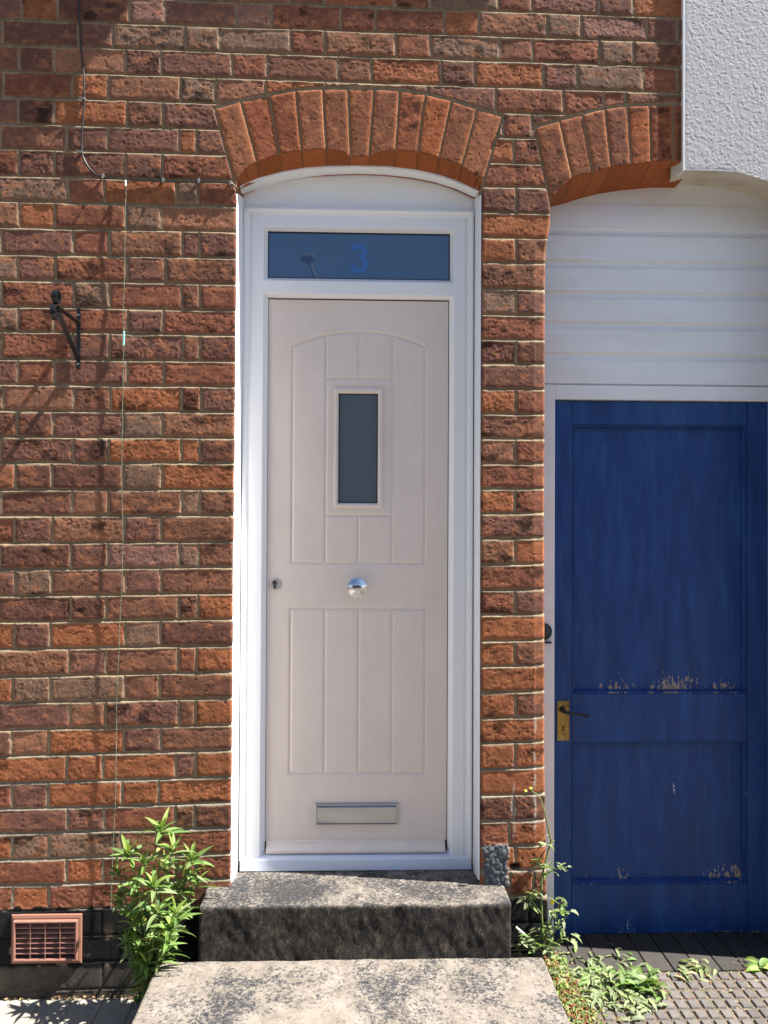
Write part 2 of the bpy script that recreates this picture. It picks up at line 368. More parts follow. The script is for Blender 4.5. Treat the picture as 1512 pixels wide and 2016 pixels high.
PAL = {'R': (0.245, 0.088, 0.052), 'P': (0.175, 0.088, 0.070), 'O': (0.37, 0.125, 0.048), 'G': (0.235, 0.165, 0.115), 'D': (0.125, 0.060, 0.046),
       'K': (0.30, 0.165, 0.135), 'B': (0.20, 0.095, 0.060), 'T': (0.30, 0.145, 0.085)}
TONES = """295,25,K 505,30,K 600,30,R 75,428,O 70,530,P 180,578,G 180,530,R 285,530,P 60,330,D 290,325,P 200,325,D 390,325,R 410,122,P 280,122,D 180,122,T
180,25,D 60,75,D 60,120,D 70,225,D 290,225,B 390,225,P 280,275,P 180,275,D 380,170,G 290,170,T 400,430,T 280,430,G 180,430,R 110,475,P 400,475,P 280,475,T
400,530,B 110,580,R 70,635,R 180,635,R 390,635,R 280,630,P 80,680,R 280,680,P 440,680,D 280,735,R 400,735,R 170,735,P 70,735,R 300,785,O 60,785,T 180,785,B 440,785,P
170,835,P 60,835,D 280,835,G 400,835,T 300,890,O 80,890,P 180,890,P 440,890,D 170,940,D 60,940,D 280,940,G 420,940,O 80,990,D 180,990,T 290,990,B 440,990,B
170,1040,T 60,1040,P 280,1040,P 400,1040,B 80,1090,D 180,1090,P 290,1090,K 370,1090,G 440,1090,B 180,1145,B 60,1145,G 280,1145,P 400,1145,B 80,1200,D 180,1200,D 300,1195,B 440,1200,O
170,1250,O 60,1250,P 280,1250,G 390,1250,D 80,1300,T 180,1300,P 290,1300,B 440,1300,O 180,1355,G 60,1355,G 280,1355,B 400,1355,B 80,1405,P 170,1405,T 290,1405,P 440,1405,O
60,1455,T 180,1455,O 280,1455,P 400,1455,B 80,1510,O 170,1510,O 290,1510,O 440,1510,O 60,1560,P 180,1560,O 280,1560,O 400,1560,O 80,1610,P 170,1610,P 290,1610,R 440,1610,D
60,1660,G 160,1660,G 400,1660,R 80,1715,R 170,1715,O 430,1715,R 60,1765,O 180,1765,R 410,1765,D
610,130,B 710,130,B 800,130,O 900,130,D 1000,130,O 1100,130,P 1200,130,G 900,85,G 1010,85,B 1100,85,R 1210,90,G 1300,95,B 700,85,T 600,85,R 500,85,G 800,35,R 905,30,O
1010,35,T 1110,35,G 1210,35,K 1300,20,O 1040,190,R 1140,190,R 1210,190,R 1290,185,B 1010,245,R 985,295,O 1040,295,R 1010,345,R 980,395,D 1045,395,P 1010,445,O 980,495,O 1045,495,B 1010,545,B
980,595,G 1045,595,P 1010,645,R 980,690,D 1045,690,D 1010,740,P 980,790,O 1045,790,R 1010,840,B 980,890,T 1045,890,R 1010,940,R 980,990,O 1045,990,R 1010,1040,P 980,1085,T 1045,1085,O
1010,1135,R 980,1187,R 1045,1187,P 1010,1237,O 980,1287,O 1045,1287,B 1010,1337,O 980,1390,O 1045,1390,B 1010,1437,O 980,1490,O 1045,1490,O 1010,1540,O 980,1590,D 1045,1590,D 1010,1640,O 1030,1690,O 1030,1740,O"""
AV_L = 'TRRTBBBROBT'; AV_R = 'BBBPORDD'

ORIGIN = U(706, 1000)
def brick_field(X, Z):
    """heights (towards +Y), colours and holes of the wall at the grid X, Z"""
    XX, ZZ = np.meshgrid(X, Z); px, py = proj(XX, 0*XX, ZZ); sh = px.shape
    w1 = (fbm(XX*22, ZZ*22, 3)-0.5)*5.0; w2 = (fbm(XX*90, ZZ*90, 5)-0.5)*3.2; w3 = (fbm(XX*8, ZZ*6, 9)-0.5)*3.0
    yy = py + w3*0.6
    lb, rb = np.array(LB), np.array(RB)
    t = np.clip((px-230)/780, -2.0, 1.5)
    # course index of every vertex
    k = np.zeros(sh, int)
    for n in range(len(lb)):
        k += (yy > lb[n]+(rb[n]-lb[n])*t).astype(int)
    k = np.clip(k-1, 0, len(lb)-2)
    y0 = lb[k]+(rb[k]-lb[k])*t; y1 = lb[k+1]+(rb[k+1]-lb[k+1])*t
    # neighbours along the course
    xa = np.full(sh, -1e4); xb = np.full(sh, 1e4); bid = np.zeros(sh)
    xw = px + (vnoise(py/26, px*0+k*7.3, 8)-0.5)*2.5
    for c in range(int(k.min()), int(k.max())+1):
        m = k == c
        kk = c-K0
        base = JL.get(kk) or (JL[0] if kk % 2 == 0 else JL[1])
        if 5 <= kk <= 34: base = sorted(set(base + [939, 1088]))
        if kk >= 35: base = [23, 96, 238, 310, 451, 521, 660, 730, 865, 935, 1075] if kk % 2 == 0 else [131, 202, 346, 416, 556, 626, 765, 835, 972, 1042]
        js = sorted([j-212*q for q in range(1, 9) for j in base[:4] if j-212*q < base[0]-20] + base + [base[-1]+o for o in ((70, 210, 280, 420) if kk < 4 else (140, 280))])
        js = [j for i, j in enumerate(js) if i == 0 or j-js[i-1] > 12]
        js = np.array(js, float)
        n = np.searchsorted(js, xw[m])
        jj = np.concatenate([[js[0]-140], js, [js[-1]+140]])
        xa[m] = jj[n]; xb[m] = jj[n+1]; bid[m] = n
    cx, cy = (xa+xb)/2, (y0+y1)/2
    code = np.floor(bid*131 + k*977)
    jb = 3.1 + 1.0*(vnoise(px/40, py/60, 21)-0.5)*2; jp = 2.2
    tops = yy-y0-jb + (fbm(px/30, k*3.7, 31)-0.5)*4.0 - 0.5         # mortar smeared over the top arris
    bots = y1-yy-jb + (fbm(px/45, k*5.1, 33)-0.5)*2.0
    du = np.minimum(xw-xa, xb-xw)-jp + w2*0.7; dv = np.minimum(tops, bots)+w2*0.7
    arch = np.zeros(sh, bool)
    for A, nm in ((ARCH_L, 1), (ARCH_R, 2)):
        b, tp = A['b'], A['t']
        ext = ip([(tp[0][0]-8, tp[0][1]+4)]+tp+[(tp[-1][0]+8, tp[-1][1]+4)], px)
        lines = []
        for (bx, by), (qx, qy) in zip(b, tp):
            sl = (qx-bx)/(qy-by); nrm = math.sqrt(1+sl*sl)
            lines.append((px-(bx+sl*(py-by)))/nrm)
        lines = np.array(lines)
        zone = (lines[0] > -3) & (lines[-1] < 3) & (py > ext-5) & (py < ip(A['i'], px)+70)
        n = np.clip((lines > 0).sum(0)-1, 0, len(b)-2)
        la = np.take_along_axis(lines, n[None], 0)[0]; lbn = -np.take_along_axis(lines, n[None]+1, 0)[0]
        du = np.where(zone, np.minimum(la, lbn)-1.1+w2*0.6, du)
        dv = np.where(zone, np.minimum(py-ext-2.0, 40)+w2*0.6, dv)
        code = np.where(zone, 900000+nm*100+n, code)
        tops = np.where(zone, 9, tops); bots = np.where(zone, 9, bots); arch |= zone
    r = np.where(arch, 2.2, 3.2)
    a = np.clip(r-du, 0, None); c_ = np.clip(r-dv, 0, None)
    sd = np.where((du < r) & (dv < r), r-np.hypot(a, c_), np.minimum(du, dv))
    face = sstep(-0.8, 2.0, sd)
    h1 = _hash(code, code*0+3, 11); h2 = _hash(code, code*0+5, 12); h3 = _hash(code, code*0+9, 13)
    # palette
    keys = list(PAL); pal = np.array([PAL[q] for q in keys])
    lowf = np.clip((py-900)/900, 0, 1)  # more orange low down: own tone plus warm bounce put into colour
    pick = np.select([h1 < 0.30, h1 < 0.52, h1 < 0.62+0.1*lowf, h1 < 0.74, h1 < 0.86], [0, 1, 2, 3, 6], 7)
    col = pal[pick]
    tones = {}
    for e in TONES.split():
        a_, b_, c2 = e.split(','); a_, b_ = float(a_), float(b_)
        j = int(np.argmin(np.abs(X-U(a_, b_)[0]))); i = int(np.argmin(np.abs(Z-U(a_, b_)[2])))
        tones[int(code[i, j])] = keys.index(c2)
    for nm, s in ((1, AV_L), (2, AV_R)):
        for i, ch in enumerate(s): tones[900000+nm*100+i] = keys.index(ch)
    ids = np.array(sorted(tones)); val = np.array([tones[i] for i in ids])
    pos = np.clip(np.searchsorted(ids, code), 0, len(ids)-1); hit = ids[pos] == code
    col = np.where(hit[..., None], pal[val[pos]], col)
    col = (col*0.62+0.38*np.array([0.225, 0.092, 0.058]))*(0.78+0.25*h2)[..., None]
    col = np.where(arch[..., None], col*np.array([1.10, 0.90, 0.75]), col)
    # burnt and pale patches within bricks
    p1 = fbm(XX*38+h3*50, ZZ*60, 41, 4); p2 = fbm(XX*16+h2*90, ZZ*26, 43, 4); p3 = fbm(XX*130, ZZ*150, 47, 3)
    col = col*(1-0.62*sstep(0.60, 0.72, p2)*sstep(0.35, 0.6, h3))[..., None]
    col = col*(0.72+0.56*p1)[..., None]*(0.72+0.56*p3)[..., None]
    warm = sstep(0.58, 0.74, p1)*0.5
    col = col*(1-warm[..., None]) + warm[..., None]*np.array([0.36, 0.14, 0.06])*1.0
    # worn bright orange arrises on the arch
    ae = arch & (sd < 6); col = np.where(ae[..., None], col*0.5+np.array([0.36, 0.13, 0.05])*0.5, col)
    # mortar
    mt = np.clip((yy-y0+jb)/(2*jb), 0, 1); mt = np.where(yy-y0 > (y1-y0)/2, np.clip((yy-y1+jb)/(2*jb), 0, 1), mt)
    mn = fbm(XX*60, ZZ*60, 51, 4)
    mcol = np.array([0.275, 0.205, 0.132])*(0.62+0.7*mn)[..., None]
    low = sstep(1420, 1560, py)[..., None]
    mcol = mcol*(1-low) + low*np.array([0.255, 0.215, 0.16])*(0.6+0.75*mn)[..., None]
    bed = (np.minimum(tops, bots) < np.minimum(np.minimum(xw-xa, xb-xw)-jp, 4)) & ~arch
    ym = np.where(bed, 0.0052-0.0068*sstep(0.25, 0.85, mt), 0.0016) + (mn-0.5)*0.0022 + (fbm(XX*14, ZZ*20, 57, 2)-0.5)*0.0036
    ym = np.where(arch, 0.0030+(mn-0.5)*0.002, ym)
    proud = (h2-0.5)*0.0030 - 0.0010
    tilt = (h3-0.5)*0.0028*(px-cx)/70*np.where(arch, 0, 1)
    rough = (fbm(XX*34+h1*30, ZZ*40, 61, 3)-0.5)*0.0016*np.where(arch, 0.5, 0.5+0.9*h1) + (fbm(XX*150, ZZ*150, 63, 2)-0.5)*0.0015*np.where(arch, 0.6, 0.4+0.9*h3)
    pit = -sstep(0.78, 0.88, fbm(XX*85, ZZ*105, 65, 2))*0.0022*np.where(arch, 0.5, 1)
    dome = -0.0007*sstep(2, 8, sd)
    yb = proud + tilt + rough - pit + dome
    Y = ym*(1-face) + yb*face
    col = mcol*(1-face[..., None]) + col*face[..., None]
    # white drips low on the pier
    for (dx, ya, yb2, wd) in ((1012, 1535, 1660, 3), (1052, 1390, 1650, 3.5), (1005, 1560, 1640, 2)):
        d = np.abs(px-dx-(vnoise(py/30, px*0, 71)-0.5)*5)
        f_ = sstep(wd, wd*0.3, d)*sstep(ya, ya+20, py)*sstep(yb2, yb2-25, py)*sstep(0.35, 0.6, vnoise(py/9, px*0+dx, 72))*0.6
        col = col*(1-f_[..., None])+f_[..., None]*np.array([0.42, 0.38, 0.34])
    # chamfered corner of the pier
    er = edge_rl(py); ch = np.clip(px-(er-21), 0, 26)*sstep(478, 500, py)*(px > 1000)*(px < 1100)*sstep(1740, 1690, py)
    Y = Y*np.where(ch > 0, 0.55, 1) + ch*0.00165*0.17
    rn = np.clip(px-(er-5), 0, 12)*(px > 1000)*(px < 1100)*(py > 385); Y = Y + rn**2*0.00022
    rn = np.clip(px-(edge_ll(py)-5), 0, 12)*(px < 475)*(py > 350); Y = Y + rn**2*0.00018
    rn = np.clip(edge_lr(py)+5-px, 0, 12)*(px > 930)*(py > 350); Y = Y + rn**2*0.00018
    # tarred plinth
    pl = np.where(px < 700, 1786+(fbm(px/18, py*0, 81)-0.5)*16, 1768+(fbm(px/12, py*0, 82)-0.5)*12)
    pf = sstep(-3, 3, py-pl)
    pn = fbm(XX*30, ZZ*30, 83, 5)
    tar = np.array([0.0105, 0.0105, 0.0115])*(0.6+0.8*pn)[..., None]
    flake = (sstep(0.60, 0.68, pn)*sstep(1800, 1900, py)*np.where(px < 250, 1, 0.35))[..., None]
    tar = tar*(1-flake)+flake*np.array([0.22, 0.15, 0.11])
    sk = (sstep(1898, 1908, py+(pn-0.5)*14)*(px < 300))[..., None]
    tar = tar*(1-sk)+sk*np.array([0.075, 0.066, 0.055])*(0.5+1.0*pn)[..., None]
    col = col*(1-pf[..., None])+tar*pf[..., None]
    Y = Y*(1-0.55*pf)-0.003*pf
    # rough grey cement patch at the pier's foot
    e = np.maximum(np.abs(px-976)-25, np.abs(py-1704)-42)+(fbm(px/9, py/9, 91)-0.5)*12
    cf = sstep(2, -3, e); cn = fbm(XX*120, ZZ*120, 92, 3)
    col = col*(1-cf[..., None])+cf[..., None]*(np.array([0.105, 0.115, 0.13])*(0.45+1.0*cn)[..., None])
    Y = Y*(1-cf)+cf*(-0.004-0.007*(cn-0.3))
    # broken hole in the pier's foot
    e = np.hypot((px-1015)/13, (py-1706)/8)+(fbm(px/6, py/6, 95)-0.5)*0.7
    Y = Y+0.03*sstep(1.0, 0.5, e); col = col*(1-0.7*sstep(1.0, 0.5, e))[..., None]
    holeL = (px > edge_ll(py)) & (px < edge_lr(py)) & (py > ip(ARCH_L['i'], px))
    holeR = (px > edge_rl(py)) & (py > ip(ARCH_R['i'], px)) & (px > 1050)
    return XX, ZZ, px, py, Y, col, holeL, holeR, face, code

wall = thing('brick_wall', 'weathered red brick house wall with arched openings and pale mortar joints', 'wall')
def seg(a, b, s): return np.arange(a, b, s)
XF0, XF1 = U(-45, 1000)[0], U(1366, 300)[0]
ZT = U(700, -45)[2]
X = np.concatenate([seg(-2.4, XF0, 0.016), seg(XF0, XF1, 0.0027)])
Zs = np.concatenate([seg(-0.06, ZT, 0.0027), seg(ZT, 4.4, 0.016)])
XX, ZZ, px, py, Yh, col, hL, hR, face, code = brick_field(X, Zs)
hole = hL | hR
nz, nx = Yh.shape
co = np.stack([XX, Yh, ZZ], -1)
idx = np.arange(nz*nx).reshape(nz, nx)
q = np.stack([idx[:-1, :-1], idx[:-1, 1:], idx[1:, 1:], idx[1:, :-1]], -1).reshape(-1, 4)
solid = ~hole.ravel()
q = q[solid[q].any(1)]
# snap the rim of the openings to their true curves
rim = np.zeros(nz*nx, bool); rim[q.ravel()] = True; rim &= ~solid
ri = np.nonzero(rim)[0]; rpx, rpy = px.ravel()[ri], py.ravel()[ri]
cof = co.reshape(-1, 3)
MPP = 0.00165
isL = hL.ravel()[ri]
dl = np.where(isL, rpx-edge_ll(rpy), rpx-edge_rl(rpy)); dr = np.where(isL, edge_lr(rpy)-rpx, 1e3)
da = np.where(isL, rpy-ip(ARCH_L['i'], rpx), rpy-ip(ARCH_R['i'], rpx))
w = np.argmin(np.stack([dl, dr, da]), 0)
cof[ri, 0] += np.where(w == 0, -dl, np.where(w == 1, dr, 0))*MPP
cof[ri, 2] += np.where(w == 2, da, 0)*MPP
# jambs and arch soffits: rim edges run back into the wall
e = np.concatenate([q[:, [0, 1]], q[:, [1, 2]], q[:, [2, 3]], q[:, [3, 0]]])
key = np.sort(e, 1); uq, inv, cnt = np.unique(key[:, 0].astype(np.int64)*(nz*nx)+key[:, 1], return_inverse=True, return_counts=True)
be = e[cnt[inv] == 1]
# only edges on an opening
be = be[rim[be[:, 0]] & rim[be[:, 1]]]
bv = np.unique(be); loc = np.full(nz*nx, -1); loc[bv] = np.arange(len(bv))
bp = cof[bv].copy(); bpx, bpyy = px.ravel()[bv], py.ravel()[bv]
bL = hL.ravel()[bv]
wb = np.zeros(len(cof), int); wb[ri] = w; wbv = wb[bv]
mid = bp.copy(); ymid = np.where(bL, 0.06, 0.10); mid[:, 1] = ymid
tgt = np.where(bL, ip(BACK_L, bpx), ip(BACK_R, bpx))
front = np.where(bL, ip(ARCH_L['i'], bpx), ip(ARCH_R['i'], bpx))
for n in np.nonzero(wbv == 2)[0]:
    mid[n, 2] = U(bpx[n], tgt[n], ymid[n])[2]
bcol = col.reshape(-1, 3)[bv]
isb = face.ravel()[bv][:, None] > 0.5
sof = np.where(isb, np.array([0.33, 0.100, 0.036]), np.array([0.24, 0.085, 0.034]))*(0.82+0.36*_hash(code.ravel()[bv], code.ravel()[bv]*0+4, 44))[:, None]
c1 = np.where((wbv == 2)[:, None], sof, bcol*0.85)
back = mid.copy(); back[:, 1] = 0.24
# left jamb of the pier stays where it is; rings: rim -> 6 mm in -> mid -> back
inn = bp.copy(); inn[:, 1] += 0.006
inn[:, 2] = bp[:, 2]+(mid[:, 2]-bp[:, 2])*0.1
allv = np.concatenate([cof, inn, mid, back]); nb = len(bv); n0 = nz*nx
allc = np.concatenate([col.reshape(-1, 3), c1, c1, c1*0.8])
a_, b_ = be[:, 0], be[:, 1]; la, lb_ = loc[a_], loc[b_]
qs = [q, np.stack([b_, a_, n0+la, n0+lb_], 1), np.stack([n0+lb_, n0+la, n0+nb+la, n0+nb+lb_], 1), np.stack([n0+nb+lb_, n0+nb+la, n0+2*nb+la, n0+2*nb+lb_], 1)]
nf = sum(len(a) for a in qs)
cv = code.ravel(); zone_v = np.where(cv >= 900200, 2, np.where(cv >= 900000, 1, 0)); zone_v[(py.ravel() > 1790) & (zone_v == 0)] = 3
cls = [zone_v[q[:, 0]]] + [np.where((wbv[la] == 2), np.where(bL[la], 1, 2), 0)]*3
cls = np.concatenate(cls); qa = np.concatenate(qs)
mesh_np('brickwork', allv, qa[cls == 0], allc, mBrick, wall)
for c_, nm_, lb_t in ((1, 'brick_arch', 'complete segmental arch of radiating red bricks over the front door'), (2, 'brick_arch', 'part of a brick arch running behind white render'), (3, 'plinth', 'black tarred base course')):
    o_ = mesh_np(nm_, allv, qa[cls == c_], allc, mBrick, wall); o_['label'] = lb_t
# unseen sill inferred from its shadow, and a second slab added for shade
m = MB(); a0 = U(612, -364); m.box((a0[0], -0.0675, a0[2]), (U(1199, -364)[0], 0.10, a0[2]+0.075)); m.build('unseen_shade_sill', mSoffit, wall, 0.006)
m = MB(); a0 = U(0, -590); m.box((-1.9, -0.141, a0[2]), (U(655, -590)[0], 0.10, a0[2]+0.075)); m.build('unseen_shade_sill', mSoffit, wall, 0.006)  # added slab out of view, shaped to throw the upper-left shade

# ------------------------------------------------------------------ rendered neighbour with its passage opening
rend = thing('rendered_wall', 'white rough rendered wall with smooth edge bead above the blue door', 'wall')
RF = -0.013
FRONT = [(1347, 335), (1400, 336), (1447, 338), (1480, 346), (1512, 356), (1550, 376), (1580, 398)]
xr0 = U(1347, 200, RF)[0]
xs = np.concatenate([seg(xr0, 1.42, 0.0022), seg(1.42, 2.5, 0.008)]); zs = np.concatenate([seg(2.4, 3.25, 0.0022), seg(3.25, 4.4, 0.008)])
zs = zs[zs > U(1400, 420)[2]]
RX, RZ = np.meshgrid(xs, zs); rpx, rpy = proj(RX, RF+0*RX, RZ)
frx = ip(FRONT, rpx)
hole2 = (rpy > frx) & (RX < XJR)
n1 = fbm(RX*150, RZ*150, 201, 3); n2 = fbm(RX*260, RZ*260, 203, 2)
edgef = sstep(0.004, 0.010, RX-xr0)*sstep(-2, -7, rpy-frx+0*RX)
edgef = np.where(rpx > 1447, sstep(0.004, 0.010, RX-xr0), edgef)
Yr = RF - (sstep(0.36, 0.70, n1)*0.0004 + n2*0.0005)*edgef
qi = np.arange(RX.size).reshape(RX.shape)
qq = np.stack([qi[:-1, :-1], qi[:-1, 1:], qi[1:, 1:], qi[1:, :-1]], -1).reshape(-1, 4)
sol = ~hole2.ravel(); qq = qq[sol[qq].any(1)]
cor = np.stack([RX, Yr, RZ], -1).reshape(-1, 3)
rm = np.zeros(RX.size, bool); rm[qq.ravel()] = True; rm &= ~sol
rj = np.nonzero(rm)[0]; cor[rj, 2] += np.minimum((rpy.ravel()[rj]-frx.ravel()[rj]), 3)*MPP
mesh_np('render_face', cor, qq, None, mRender, rend)
m = MB()   # edge bead down the left side and along the arch
m.box((xr0-0.004, RF-0.0015, U(1347, 336, RF)[2]), (xr0, 0.03, 3.7))
m.build('edge_bead', mUpvc, rend)
SHEETS.add('arch_soffit')
m = MB()
fr = [(1320, 350)]+FRONT+[(1600, 420)]; bk = [(1316, 362), (1340, 361), (1375, 363), (1425, 369), (1470, 379), (1512, 396), (1550, 418), (1575, 440), (1590, 455)]
ra = [U(x, y, 0.03 if x < 1330 else RF) for x, y in fr]; rb_ = [U(x, y, YB-0.004) for x, y in bk]; rc_ = [b+np.array([0, 0.06, 0.004]) for b in rb_]
m.loft([ra, [a*0.5+b*0.5 for a, b in zip(ra, rb_)], rb_, rc_]); m.quad([ra[0], ra[1], U(1347, 300, 0.0), U(1322, 310, 0.03)])
m.build('arch_soffit', mSoffit, rend, smooth=40)
m = MB(); m.box((XJR, RF-0.004, -0.05), (2.5, 0.24, U(1400, 420)[2])); m.build('jamb', mRender, rend)

# ------------------------------------------------------------------ front door
door = thing('front_door', 'pale beige front door in white arched frame above the black step', 'door')
def xv(p, q, Y): return (U(*p, Y)[0]+U(*q, Y)[0])/2
def zh(p, q, Y): return (U(*p, Y)[2]+U(*q, Y)[2])/2
xl0, xl1 = xv((527, 600), (520, 1660), YL), xv((883.5, 600), (881, 1660), YL)       # leaf
zl1, zl0 = zh((600, 589), (800, 591), YL), zh((600, 1672), (800, 1670), YL)
zg0, zg1 = zh((530, 548), (880, 552), YF+0.02), zh((530, 456), (880, 462), YF+0.02)  # glass of the fanlight
zbar0, zbar1 = zh((600, 579), (800, 582), YF), zh((600, 554), (800, 556), YF)
zhd0, zhd1 = zh((600, 448), (800, 452), YF), zh((600, 424), (800, 428), YF)
xs0, xs1 = xv((519, 600), (511, 1650), YF), xv((892, 600), (892, 1650), YF)           # inner edge of the frame face
xo0, xo1 = xv((480, 600), (470, 1650), YF), xv((931, 600), (929, 1650), YF)           # outer edge
zs0 = zh((480, 1690), (920, 1690), YF)
# frame: profiled stiles with beads, rails with bevels
fm = MB()
def stile(xa, xb, s):
    # plan profile from the outer edge to the rebate, run up the height
    w_ = abs(xb-xa); pr = [(0, 0.05), (0, -0.006), (0.006, -0.009), (0.016, -0.006), (0.020, 0.000), (0.026, 0.001), (0.030, -0.004), (0.036, -0.004), (w_, -0.004), (w_+0.014, 0.020), (w_+0.014, 0.06), (0, 0.06)]
    rings = [[(xa+s*dx, YF+dy, z) for dx, dy in pr] for z in (zs0-0.004, zhd1+0.02)]
    fm.loft(rings, True, True)
stile(xo0, xs0, 1); stile(xo1, xs1, -1)
def rail(za, zb, bev_lo, bev_hi):
    pr = [(YF-0.0035, za), (YF-0.0035, zb), (YF+0.018, zb+bev_hi), (YF+0.06, zb+bev_hi), (YF+0.06, za-bev_lo), (YF+0.018, za-bev_lo)]
    fm.extr_x(pr, xs0-0.002, xs1+0.002)
rail(zbar0, zbar1, zbar0-zl1-0.002, max(0.004, zg0-zbar1)); rail(zhd0, zhd1+0.03, zhd0-zg1, 0.0)
fm.build('door_frame', mUpvc, door, 0.0012, 2)
fo = door.children[0]
# liner boards on the reveals and around the arch, infill panel and its ledge
lm = MB()
for s, fx, bx in ((0, [(466.5, 380), (464, 700), (460.5, 1000), (457, 1400), (454.5, 1738)], [(480, 390), (479, 700), (475, 1000), (472, 1400), (469, 1718)]),
                  (1, [(946.5, 384), (945.5, 700), (944.5, 1000), (944, 1400), (943, 1732)], [(934, 392), (933, 700), (932, 1000), (931, 1400), (930, 1712)])):
    A = [U(x, y, 0.004) for x, y in fx]; B = [U(x, y, YF+0.004) for x, y in bx]
    o_ = np.array([-0.004 if s == 0 else 0.004, 0, 0])
    lm.loft([[a+o_*2+np.array([0, 0.024, 0]) for a in A], [a+o_*0.3+np.array([0, -0.002, 0]) for a in A], [a-o_*0.6 for a in A], B], False)
lm.build('reveal_liner', mUpvc, door, smooth=40)
am = MB()
out = [(x, y) for x, y in [(464, 369), (485, 359), (505, 351), (553, 339), (600, 331), (642, 328), (700, 326), (760, 328), (820, 335), (870, 345), (910, 359), (948, 377)]]
inn_ = [(480, 383), (497, 376), (516, 369), (560, 357), (605, 349), (645, 345), (703, 343), (758, 345), (812, 351), (857, 360), (897, 373), (936, 391)]
A = [U(x, y+1.5+(2.5 if 850 < x < 930 else 0), 0.058) for x, y in out]; B = [U(x, y, YF+0.012) for x, y in inn_]
ring = []
for f_, dy, dz in ((0, 0.03, 0.012), (0, 0, 0.006), (0, -0.001, -0.001), (0.28, 0.0, 0.0), (0.40, -0.006, -0.006), (0.6, -0.004, -0.007), (1.0, 0, 0)):
    ring.append([a*(1-f_)+b*f_+np.array([0, dy, dz]) for a, b in zip(A, B)])
am.loft(ring)
am.build('arch_moulding', mUpvc, door, smooth=45)
pm = MB()
zled = zh((600, 412), (800, 416), YF)
top = [U(x, y-3, YF+0.012) for x, y in inn_]
for k in range(len(top)-1):
    a, b = top[k], top[k+1]; pm.quad([(a[0], YF+0.012, zled-0.01), (b[0], YF+0.012, zled-0.01), b, a])
pm.build('arch_panel', mUpvc, door)
lg = MB()
lg.extr_x([(YF+0.012, zled+0.006), (YF-0.004, zled+0.003), (YF-0.014, zled-0.002), (YF-0.014, zled-0.008), (YF-0.008, zled-0.013), (YF-0.006, zled-0.020), (YF+0.012, zled-0.022)], xo0+0.012, xo1-0.012)
lg.build('ledge_moulding', mUpvc, door, 0.0015)
# sill
sm = MB(); zb_ = zh((500, 1716), (900, 1712), 0.099)
xsl, xsr = U(470, 1700, 0.08)[0], U(930, 1700, 0.08)[0]
zt_ = zh((500, 1691), (900, 1689), 0.105)
sm.extr_x([(YL+0.02, zl0-0.006), (YL-0.004, zl0-0.008), (0.106, zt_), (0.103, zt_-0.004), (0.101, zt_-0.020), (0.099, zb_), (YL+0.02, zb_)], xsl, xsr)
mSill = mat('shade_tinted_sill_upvc', (0.62, 0.67, 0.78), 0.12); sm.build('door_sill', mSill, door, 0.0015)  # white uPVC darkened and blued to carry shade and sky reflection
# fanlight pane and the number 3
SHEETS.add('glass_pane')
fan = MB(); fan.box((xl0-0.002, YF+0.019, zg0-0.004), (xl1+0.002, YF+0.026, zg1+0.004)); fl = fan.build('glass_pane', mGlass, door)
fl['label'] = 'blue fanlight pane with frosted number 3'
g_ = MB()
for a, b in (((xl0, zg0), (xl0+0.003, zg1)), ((xl1-0.003, zg0), (xl1, zg1)), ((xl0, zg0), (xl1, zg0+0.002)), ((xl0, zg1-0.004), (xl1, zg1))):
    g_.box((a[0], YF+0.0165, a[1]), (b[0], YF+0.0189, b[1]))
g_.build('glazing_gasket', mGasket, fl)
t3 = MB(); c3 = U(706, 508, YF+0.0175); pts = []
r1, r2 = 0.0195, 0.0235
for a in np.linspace(math.radians(165), math.radians(-80), 22): pts.append((r1*math.cos(a)*1.08, 0.0215+r1*math.sin(a)*1.05))
for a in np.linspace(math.radians(78), math.radians(-168), 24): pts.append((r2*math.cos(a)*1.05, -0.0195+r2*math.sin(a)*1.08))
wd = 0.0092
def offs(P, d):
    o = []
    for k in range(len(P)):
        a, b = P[max(k-1, 0)], P[min(k+1, len(P)-1)]; tx_, tz_ = b[0]-a[0], b[1]-a[1]; n_ = math.hypot(tx_, tz_) or 1
        o.append((P[k][0]-tz_/n_*d, P[k][1]+tx_/n_*d))
    return o
for lower, P in ((0, pts[:22]), (1, pts[22:])):
    a, b = offs(P, wd), offs(P, -wd)
    dy3 = 0.0002+0.0003*lower
    t3.loft([[(c3[0]+x, YF+0.0182-dy3, c3[2]+z) for x, z in a], [(c3[0]+x, YF+0.0182-dy3, c3[2]+z) for x, z in b]])
SHEETS.add('numeral'); t3.build('numeral', mThree, fl)
# leaf: moulded grooves
step_ = 0.0020
gx = np.linspace(xl0+0.0036, xl1-0.0026, int((xl1-xl0)/step_)); gz = np.linspace(zl0, zl1-0.003, int((zl1-zl0)/step_))
GX, GZ = np.meshgrid(gx, gz); dmin = np.full(GX.shape, 9.0)
def P(x, y): p = U(x, y, YL); return p[0], p[2]
ua = [P(574, 1109)[0], P(640.5, 900)[0], P(705, 900)[0], P(771, 900)[0], P(835.5, 900)[0]]
zt1, zt2, zw1, zw2 = P(705, 1109)[1], P(705, 1199)[1], P(705, 745)[1], P(705, 1015)[1]
arc = [P(x, y) for x, y in [(576, 681), (600, 671), (630, 662), (665, 656), (705, 654), (745, 656), (778, 662), (808, 671), (834, 682)]]
arc[0] = (ua[0], arc[0][1]); arc[-1] = (ua[4], arc[-1][1])
def za(x): return float(np.interp(x, [p[0] for p in arc], [p[1] for p in arc]))
segs = list(zip(arc[:-1], arc[1:]))
segs += [((ua[0], zt1), (ua[0], arc[0][1])), ((ua[4], zt1), (ua[4], arc[-1][1])), ((ua[0], zt1), (ua[4], zt1))]
